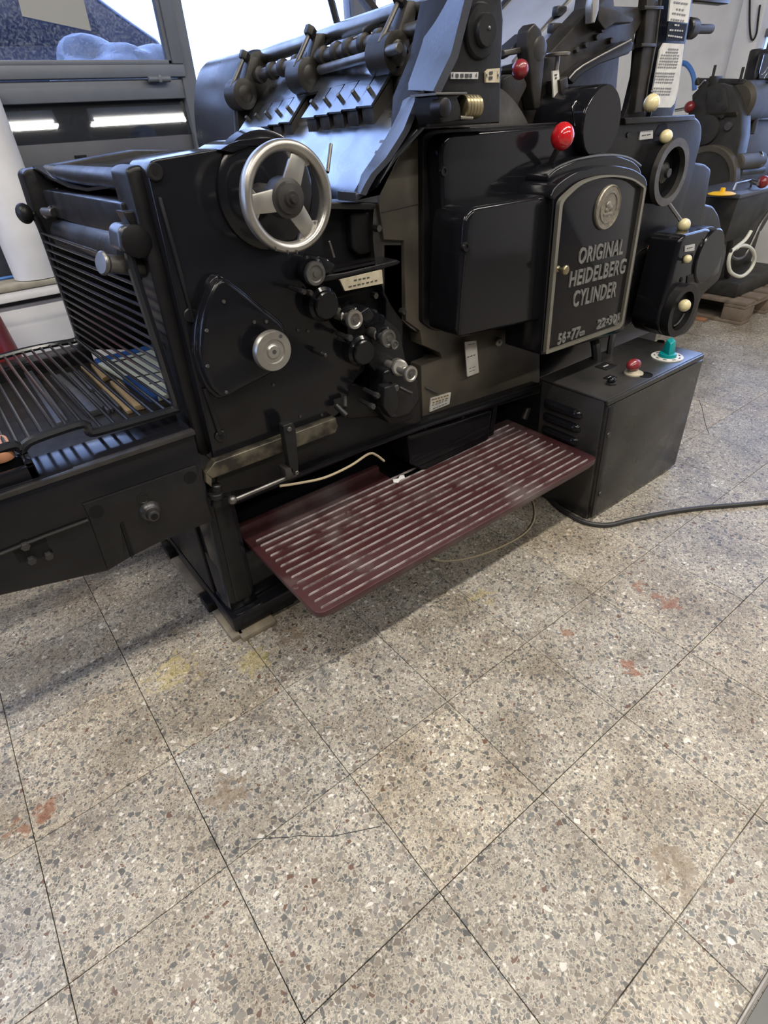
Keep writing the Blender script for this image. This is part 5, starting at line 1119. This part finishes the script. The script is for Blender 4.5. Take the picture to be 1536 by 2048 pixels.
for k, (pts, lab) in enumerate([([(104, 760), (124, 758), (206, 828), (176, 836)], 'wide bluish grey metal bar on the delivery table'), ([(136, 756), (146, 754), (212, 822), (202, 828)], 'slim grey metal bar right of the wide bar'), ([(150, 752), (162, 750), (196, 786), (184, 789)], 'short grey metal bar above the ribbed bars'),
                                 ([(50, 752), (66, 748), (140, 850), (118, 858)], 'long dark metal bar at the left of the delivery table')]):
    lay(pts, ZT, .016, 'furniture_metal', 'metal_bar', lab, 'metal bar', 'metal bars on the delivery table')
for k in range(4):
    o = (k * 7, -k * 2.4)
    lay([(184 + o[0], 794 + o[1]), (188 + o[0], 793 + o[1]), (222 + o[0], 827 + o[1]), (217 + o[0], 829 + o[1])], ZT, .012, 'furniture_metal', 'metal_strip', 'narrow metal strip, %s of four in the ribbed row' % ('first from the left', 'second from the left', 'third from the left', 'rightmost')[k], 'metal strip', 'ribbed metal strips on the delivery table')
zb = lz1 + .108
bb = slab_z(fillet([(p.x, p.y) for p in (UZ(u, v, zb) for u, v in [(-60, 905), (-20, 888), (20, 885), (34, 915), (10, 928), (-60, 935)])], .02, 4), zb * T, zb * T + .02, .003)
tag(mk('wooden_block', bb, 'orange_wood', base=True), 'rounded orange-brown wooden piece at the end of the tray channel', 'wood piece')

# ================================================================== control cabinet
CB = thing('control_cabinet', V(5.85, 1.17, 0), 'black steel control cabinet on the floor with red knob and turquoise switch', 'control cabinet')
def cpart(name, bm, m, parent=CB, label=None, smooth=35): return mk(name, bm, m, parent, smooth, label)
ct = 1.545
cpart('body', hexa([V(4.95, .78, .03), V(6.80, .78, .03), V(6.80, 1.58, .03), V(4.95, 1.58, .03), V(4.86, .78, ct), V(6.73, .78, ct), V(6.73, 1.58, ct), V(4.86, 1.58, ct)], None, .005), 'cabinet_black')
cpart('front_panel', hexa([V(4.975, .735, .05), V(6.80, .735, .05), V(6.80, .79, .05), V(4.975, .79, .05), V(4.885, .735, ct - .045), V(6.735, .735, ct - .045), V(6.735, .79, ct - .045), V(4.885, .79, ct - .045)], None, .004), 'cabinet_black')
cpart('hinge_strip', hexa([V(4.97, .728, .06), V(5.09, .728, .06), V(5.09, .745, .06), V(4.97, .745, .06), V(4.885, .728, ct - .05), V(5.005, .728, ct - .05), V(5.005, .745, ct - .05), V(4.885, .745, ct - .05)], None, .002), 'black_worn')
cpart('lid', boxT(4.85, 6.74, .76, 1.60, ct, ct + .03, .004), 'cabinet_black')
cpart('lid_lip', boxT(4.86, 6.735, .735, .775, ct - .035, ct + .022, .004), 'cabinet_black')
for (u, v) in [(1217, 870), (1200, 988)]:
    q = U(u, v, .728); cpart('screw', lathe(q, (0, -1, 0), [(.010, 0), (.009, .003), (0, .0035)], 12), 'dark_iron')
for k in range(3):
    z = 1.30 - k * .165; x = 4.868 + (ct - z) * .06
    lv = bmesh.new(); pts = []
    for i in range(9):
        a = math.pi * i / 8; pts.append((-.018 * math.sin(a), .017 * math.cos(a)))
    rows_ = []
    for yy, s in ((1.52, .2), (1.48, .9), (1.40, 1), (1.12, 1), (1.05, .85), (1.01, .2)):
        rows_.append([lv.verts.new((x * T + px_ * s, yy * T, z * T + pz_ * (.4 + .6 * s))) for px_, pz_ in pts])
    for A_, B_ in zip(rows_, rows_[1:]):
        for i in range(8): lv.faces.new((A_[i], A_[i + 1], B_[i + 1], B_[i]))
    lv.faces.new(rows_[0]); lv.faces.new(rows_[-1][::-1])
    bmesh.ops.recalc_face_normals(lv, faces=lv.faces)
    cpart('louvre', lv, 'black_paint', smooth=50)
zt = ct + .03
q = UZ(1334, 714, zt)
SW = cpart('switch_plate', lathe(q, (0, 0, 1), [(.052, 0), (.052, .003), (.050, .004), (0, .004)], 36), 'label_white', label='round white scale under the turquoise switch')
cpart('switch_base', lathe(q + Vector((0, 0, .004)), (0, 0, 1), [(.030, 0), (.028, .010), (.022, .013), (0, .013)], 28), 'teal', SW, label='turquoise rotary switch')
cpart('switch_handle', hexa([q + Vector((-.024, -.016, .012)), q + Vector((.008, -.022, .012)), q + Vector((.024, .016, .012)), q + Vector((-.008, .020, .012)), q + Vector((-.016, -.008, .052)), q + Vector((.012, -.012, .056)), q + Vector((.026, .012, .062)), q + Vector((.0, .016, .058))], None, .003), 'teal', SW)
for k in range(9):
    a = math.radians(200 + k * 40); e = q + Vector((.041 * math.cos(a), .041 * math.sin(a), .0042)); d_ = Vector((-math.sin(a), math.cos(a), 0)) * .006; n_ = Vector((math.cos(a), math.sin(a), 0)) * .0025
    cpart('scale_mark', hexa([e - d_ - n_, e + d_ - n_, e + d_ + n_, e - d_ + n_, e - d_ - n_ + Vector((0, 0, .0004)), e + d_ - n_ + Vector((0, 0, .0004)), e + d_ + n_ + Vector((0, 0, .0004)), e - d_ + n_ + Vector((0, 0, .0004))]), 'ink', SW, smooth=0)
q = UZ(1267, 747, zt); KB = cpart('red_switch', lathe(q, (0, 0, 1), [(.030, 0), (.030, .004), (.02, .006), (.016, .012), (0, .012)], 24), 'label_cream', label='dark red knob on a pale collar')
cpart('switch_knob', blob(q + Vector((-.004, .004, .030)), .025, 3, .15, (1.1, .8, .75), 3), 'dark_red_knob', KB, label='rubbed dark red knob')
q2 = UZ(1290, 750, zt); cpart('switch_ring', lathe(q2, (0, 0, 1), [(.024, 0), (.024, .002), (.020, .002), (.020, .0005)], 24), 'black_worn', KB)
for (u, v, w) in [(1212, 733, .03), (1220, 756, .018)]:
    q = UZ(u, v, zt); cpart('switch_plate', box(q + Vector((-w, -w * .8, 0)), q + Vector((w, w * .8, .003)), .001), 'black_worn', label='small black switch plate')
    cpart('switch_letter', box(q + Vector((-w * .5, -.003, .003)), q + Vector((w * .4, .003, .0034))), 'label_grey')
q = UZ(1222, 768, zt); cpart('toggle', ball(q + Vector((0, 0, .012)), .014, 14, None, (1.1, .9, .9)), 'black_paint'); cpart('toggle_nut', lathe(q, (0, 0, 1), [(.018, 0), (.018, .006), (.012, .008)], 6), 'dark_iron')
cpart('conduit', tube([V(6.0, 1.50, ct), V(6.05, 1.54, 1.75), V(6.25, 1.62, 1.95), V(6.5, 1.9, 2.05)], .012, 8, smooth=5), 'cable_black'); cpart('conduit', tube([V(5.75, 1.5, ct), V(5.75, 1.56, 1.75), V(5.8, 1.7, 1.9)], .016, 8, smooth=5), 'cable_black')
for x in (5.1, 6.6):
    for y in (.85, 1.5): cpart('foot', boxT(x - .06, x + .06, y - .05, y + .05, 0, .035), 'black_matte')

# ---------------- cables, shims and scraps
cb = mk('power_cable', tube([(lambda p: Vector((p.x, p.y, .0085)))(UZ(u, v, .028)) for u, v in [(1090, 985), (1112, 1010), (1140, 1030), (1172, 1045), (1215, 1050), (1260, 1040), (1330, 1026), (1400, 1016), (1470, 1010), (1545, 1003), (1640, 992)]], .0085, 10, smooth=5), 'cable_black')
tag(cb, 'black power cable lying on the tiles past the cabinet', 'cable')
w1_ = mk('thin_wire', tube([(lambda p: Vector((p.x, p.y, .004)))(UZ(u, v, .013)) for u, v in [(1055, 985), (1068, 1010), (1068, 1040), (1050, 1066), (1010, 1090), (960, 1110), (910, 1121), (870, 1120), (840, 1105)]], .003, 8, smooth=5), 'cable_beige')
tag(w1_, 'thin brown wire looping on the floor under the footboard', 'wire')
part('lead', tube([U(u, v, 1.66) for u, v in [(560, 972), (600, 966), (650, 955), (700, 932), (737, 908), (752, 910), (768, 922)]], .0035, 8, smooth=5), 'cable_beige', label='thin beige lead hanging under the bed')
sc = slab_z([(p.x, p.y) for p in (UZ(u, v, z1 + .016) for u, v in [(786, 959), (797, 957), (800, 951), (808, 950), (810, 956), (800, 960), (796, 966), (787, 965)])], (z1 + .0165) * T, (z1 + .0165) * T + .0006)
tag(mk('paper_scrap', sc, 'paper', base=True, smooth=0), 'small torn scrap of white paper on the maroon footboard', 'paper')
for k, (x0, x1, y0, y1, lab) in enumerate([(.88, 1.0, 1.78, 2.25, 'pale wooden shim under the near corner of the press base'), (.86, .98, 2.6, 3.35, 'pale wooden shim along the left side of the press base, middle one'), (.88, 1.0, 3.75, 4.6, 'pale wooden shim at the far left of the press base'), (.96, 1.32, 1.72, 1.84, 'splintered pale shim at the front corner of the press base')]):
    tag(mk('wooden_shim', boxT(x0, x1, y0, y1, 0, .058, .002), 'shim_wood', base=True), lab, 'shim', 'wooden shims under the press')

# ================================================================== second press in the background, on a pallet
PL = thing('pallet', V(14.4, 4.8, 0), 'weathered wooden pallet under the background press', 'pallet')
px0, px1, py0, py1 = 13.1, 15.7, 2.85, 6.8
for k in range(5):
    x = px0 + k * .555; mk('top_board', boxT(x, x + .40, py0, py1, .39, .46, .004), 'pallet_wood', PL)
for k, y in enumerate((py0, py0 + 1.75, py1 - .5)):
    mk('stringer', boxT(px0, px1, y, y + .45, .33, .39, .003), 'pallet_wood', PL)
    for x in (px0, px0 + 1.1, px1 - .45): mk('block', boxT(x, x + .45, y, y + .45, .07, .33, .006), 'pallet_wood', PL)
for x in (px0, px0 + 1.1, px1 - .45): mk('bottom_board', boxT(x, x + .42, py0, py1, 0.0, .07, .003), 'pallet_wood', PL)
chip = mk('wood_offcut', boxT(12.85, 13.0, 3.5, 4.3, 0, .05, .003), 'orange_wood', base=True); tag(chip, 'orange-brown wood offcut on the floor beside the pallet', 'wood offcut')

BP = thing('platen_press', V(14.4, 4.3, .46), 'old dark iron printing press standing on the pallet at the right', 'printing press')
def bpart(name, bm, m, parent=BP, label=None, smooth=35): return mk(name, bm, m, parent, smooth, label)
XB = 13.35
def XP(pts, x): return [UX(u, v, x) for u, v in pts]
bpart('foot', boxT(13.3, 15.5, 3.2, 5.4, .46, .75, .01), 'bg_iron')
bpart('body', boxT(13.5, 15.4, 3.9, 5.2, .7, 2.9, .02), 'bg_iron')
bpart('side_plate', extr(XP([(1376, 222), (1392, 196), (1412, 174), (1440, 166), (1462, 172), (1476, 195), (1483, 225), (1482, 270), (1470, 330), (1462, 420), (1440, 500), (1395, 520), (1372, 400)], XB), (.12, 0, 0), .008), 'bg_iron')
bpart('plate_rib', extr(XP([(1415, 180), (1450, 176), (1458, 230), (1420, 240), (1412, 210)], XB - .05), (.02, 0, 0), .004), 'bg_iron')
fc = UX(1404, 366, 13.2); Rf = abs(UX(1404, 290, 13.2).z - fc.z)
bpart('flywheel', lathe(fc, (1, 0, 0), [(Rf * .80, 0), (Rf * .84, -.008), (Rf * .97, -.008), (Rf, 0), (Rf, .05), (Rf * .8, .055)], 56), 'bg_brownmetal')
bpart('flywheel_face', lathe(fc + Vector((-.002, 0, 0)), (1, 0, 0), [(0, 0), (Rf * .82, 0), (Rf * .82, .01)], 48), 'bg_iron')
bpart('disc', lathe(UX(1410, 260, XB - .08), (1, 0, 0), [(.05, 0), (.075, .004), (.08, .03)], 28), 'bg_iron')
YB = 4.15
da, dbb = U(1470, 206, YB + .2), V(15.7, YB + .2, U(1470, 206, YB + .2).z / T)
bpart('ink_drum', rod(da, dbb, .105, 32), 'bg_brownmetal')
bpart('drum_guard', prism(PP([(1472, 224), (1570, 222), (1570, 240), (1476, 240)], YB), YB, YB + .5, .006), 'bg_brownmetal')
bpart('front_panel', prism(PP([(1480, 240), (1580, 240), (1570, 480), (1462, 470), (1470, 330)], YB + .1), YB + .1, YB + .5, .008), 'bg_brownmetal')
bpart('top_bar', rod(UX(1392, 163, 13.6), UX(1490, 166, 13.6), .018, 12), 'bg_iron')
for (u, v, u2, v2) in [(1431, 130, 1424, 160), (1487, 134, 1480, 162), (1395, 156, 1398, 170)]: bpart('guide_pin', rod(UX(u, v, 13.55), UX(u2, v2, 13.55), .008, 8), 'bg_iron')
bpart('clamp', extr(XP([(1412, 165), (1420, 152), (1432, 152), (1434, 170), (1424, 180), (1412, 176)], 13.45), (.08, 0, 0), .004), 'bg_iron')
bpart('link_arm', extr(XP([(1384, 190), (1398, 176), (1412, 160), (1418, 166), (1404, 190), (1398, 210), (1384, 208)], 13.4), (.05, 0, 0), .004), 'bg_iron')
bpart('link_rod', rod(UX(1397, 176, 13.3), UX(1411, 160, 13.3), .008, 8), 'steel')
bpart('rollers', rod(U(1472, 325, 3.95), U(1520, 320, 3.95), .045, 18), 'bg_brownmetal'); bpart('rollers', rod(U(1472, 345, 4.0), U(1520, 340, 4.0), .035, 18), 'bg_iron')
bpart('roller_pin', rod(U(1517, 308, 3.9), U(1518, 330, 3.9), .025, 12), 'steel')
bpart('tall_post', rod(UX(1514, 98, 14.4), UX(1496, 172, 14.4), .035, 10), 'bg_iron')
oc = UX(1530, 165, 14.2)
OC = bpart('oil_cup', lathe(oc, (0, 0, 1), [(.03, 0), (.06, .02), (.07, .05), (.07, .13), (.03, .135)], 24), 'clear_glass', label='glass oil cup'); bpart('cup_lid', lathe(oc + Vector((0, 0, .135)), (0, 0, 1), [(.08, 0), (.08, .015), (.04, .02), (.04, .05), (0, .055)], 20), 'bg_iron', OC)
bpart('cup_stem', rod(oc, oc - Vector((0, 0, .25)), .02, 10), 'bg_iron', OC)
LB = bpart('lever', rod(UX(1350, 221, 13.2), UX(1374, 216, 13.2), .009, 8), 'bright_steel', label='red ball lever'); bpart('ball_knob', ball(UX(1379, 214, 13.2), .030, 16), 'dark_red_knob', LB)
bpart('blue_hose', tube(XP([(1360, 126), (1372, 128), (1382, 140), (1388, 158), (1389, 180)], 13.9), .014, 8, smooth=4), 'cable_blue', label='blue hose curving behind the press')
for (u, v, r) in [(1440, 196, .02), (1450, 215, .018), (1458, 252, .024), (1446, 232, .014)]: bpart('bolt', lathe(UX(u, v, XB - .02), (-1, 0, 0), [(r, 0), (r * .9, .012), (0, .014)], 10), 'dull_steel' if u == 1458 else 'bg_iron')
# its side tray with a yellow lid
tc = U(1478, 395, 2.9)
def tp(dx, dy, dz): return tc + Vector((dx * T, dy * T, dz * T))
TR = bpart('side_tray', hexa([tp(.12, .1, -.75), tp(1.6, .1, -.75), tp(1.6, .8, -.75), tp(.12, .8, -.75), tp(0, 0, -.02), tp(1.9, 0, -.02), tp(1.9, 1.0, -.02), tp(0, 1.0, -.02)], None, .006), 'bg_iron')
bpart('tray_lid', hexa([tp(-.02, -.02, -.02), tp(1.9, -.02, -.02), tp(1.9, 1.0, -.02), tp(-.02, 1.0, -.02), tp(-.02, -.02, .05), tp(1.9, -.02, .05), tp(1.9, 1.0, .05), tp(-.02, 1.0, .05)], None, .003), 'panel_grey', TR)
yc = on(1443, 389, 2, tc.z / T + .06); bpart('yellow_cap', lathe(yc, (0, 0, 1), [(.062, 0), (.066, .004), (.05, .010), (.013, .013), (.011, .03), (0, .032)], 24), 'yellow', TR, label='yellow plastic cap')
hq = on(1478, 378, 2, tc.z / T + .05)
bpart('tray_handle', tube([hq + Vector((-.06, .0, 0)), hq + Vector((-.05, .0, .03)), hq + Vector((.08, -.02, .035)), hq + Vector((.09, -.02, 0))], .006, 8), 'steel', TR)
L2 = bpart('lever', rod(hq + Vector((.08, -.02, .03)), UX(1517, 367, tc.x / T + .65), .012, 10), 'steel', TR); bpart('ball_knob', ball(UX(1526, 364, tc.x / T + .75), .03, 16), 'dark_red_knob', TR)
bpart('tray_stay', rod(tp(.8, .3, -.7), V(13.6, 3.6, .8), .02, 10), 'bg_iron', TR); bpart('tray_bracket', hexa([tp(1.2, .8, -.4), tp(1.6, .8, -.4), V(14.2, 4.3, 2.0), V(13.8, 4.3, 2.0), tp(1.2, .8, -.2), tp(1.6, .8, -.2), V(14.2, 4.3, 2.3), V(13.8, 4.3, 2.3)]), 'bg_iron', TR)
lp = U(1483, 523, 2.9); Rl = abs(U(1483, 490, 2.9).z - U(1483, 557, 2.9).z) / 2
bpart('hanging_cable', tube([U(u, v, 2.9) for u, v in [(1502, 462), (1490, 480), (1472, 495), (1462, 505), (1457, 525), (1462, 545), (1482, 553), (1500, 540), (1509, 520), (1506, 502), (1494, 492), (1480, 492), (1472, 498)]], .010, 8, smooth=4), 'cable_white', label='looped white cable')
bpart('hanging_cable', tube([U(u, v, 2.9) for u, v in [(1540, 420), (1520, 450), (1506, 480), (1490, 510), (1475, 518), (1463, 512), (1462, 500)]], .008, 8, smooth=4), 'dull_steel')
wl_ = mk('hanging_wire', tube(XP([(1500, -15), (1499, 40), (1501, 72), (1506, 80), (1513, 66), (1516, 40), (1520, 10)], 15.81), .006, 6, smooth=4), 'dark_iron'); tag(wl_, 'thin dark wire hooked on the cracked white pillar', 'wire')
# low yard wall that the plastic sheet lies on
yw = mk('yard_wall', boxT(-6, 12, 8.75, 9.9, -.1, (WL[pbo].z + min(v.co.z for v in pbo.data.vertices)) / T, .01), 'stone_sill', smooth=0); struct(yw, 'low wall in the yard outside the window', 'wall')
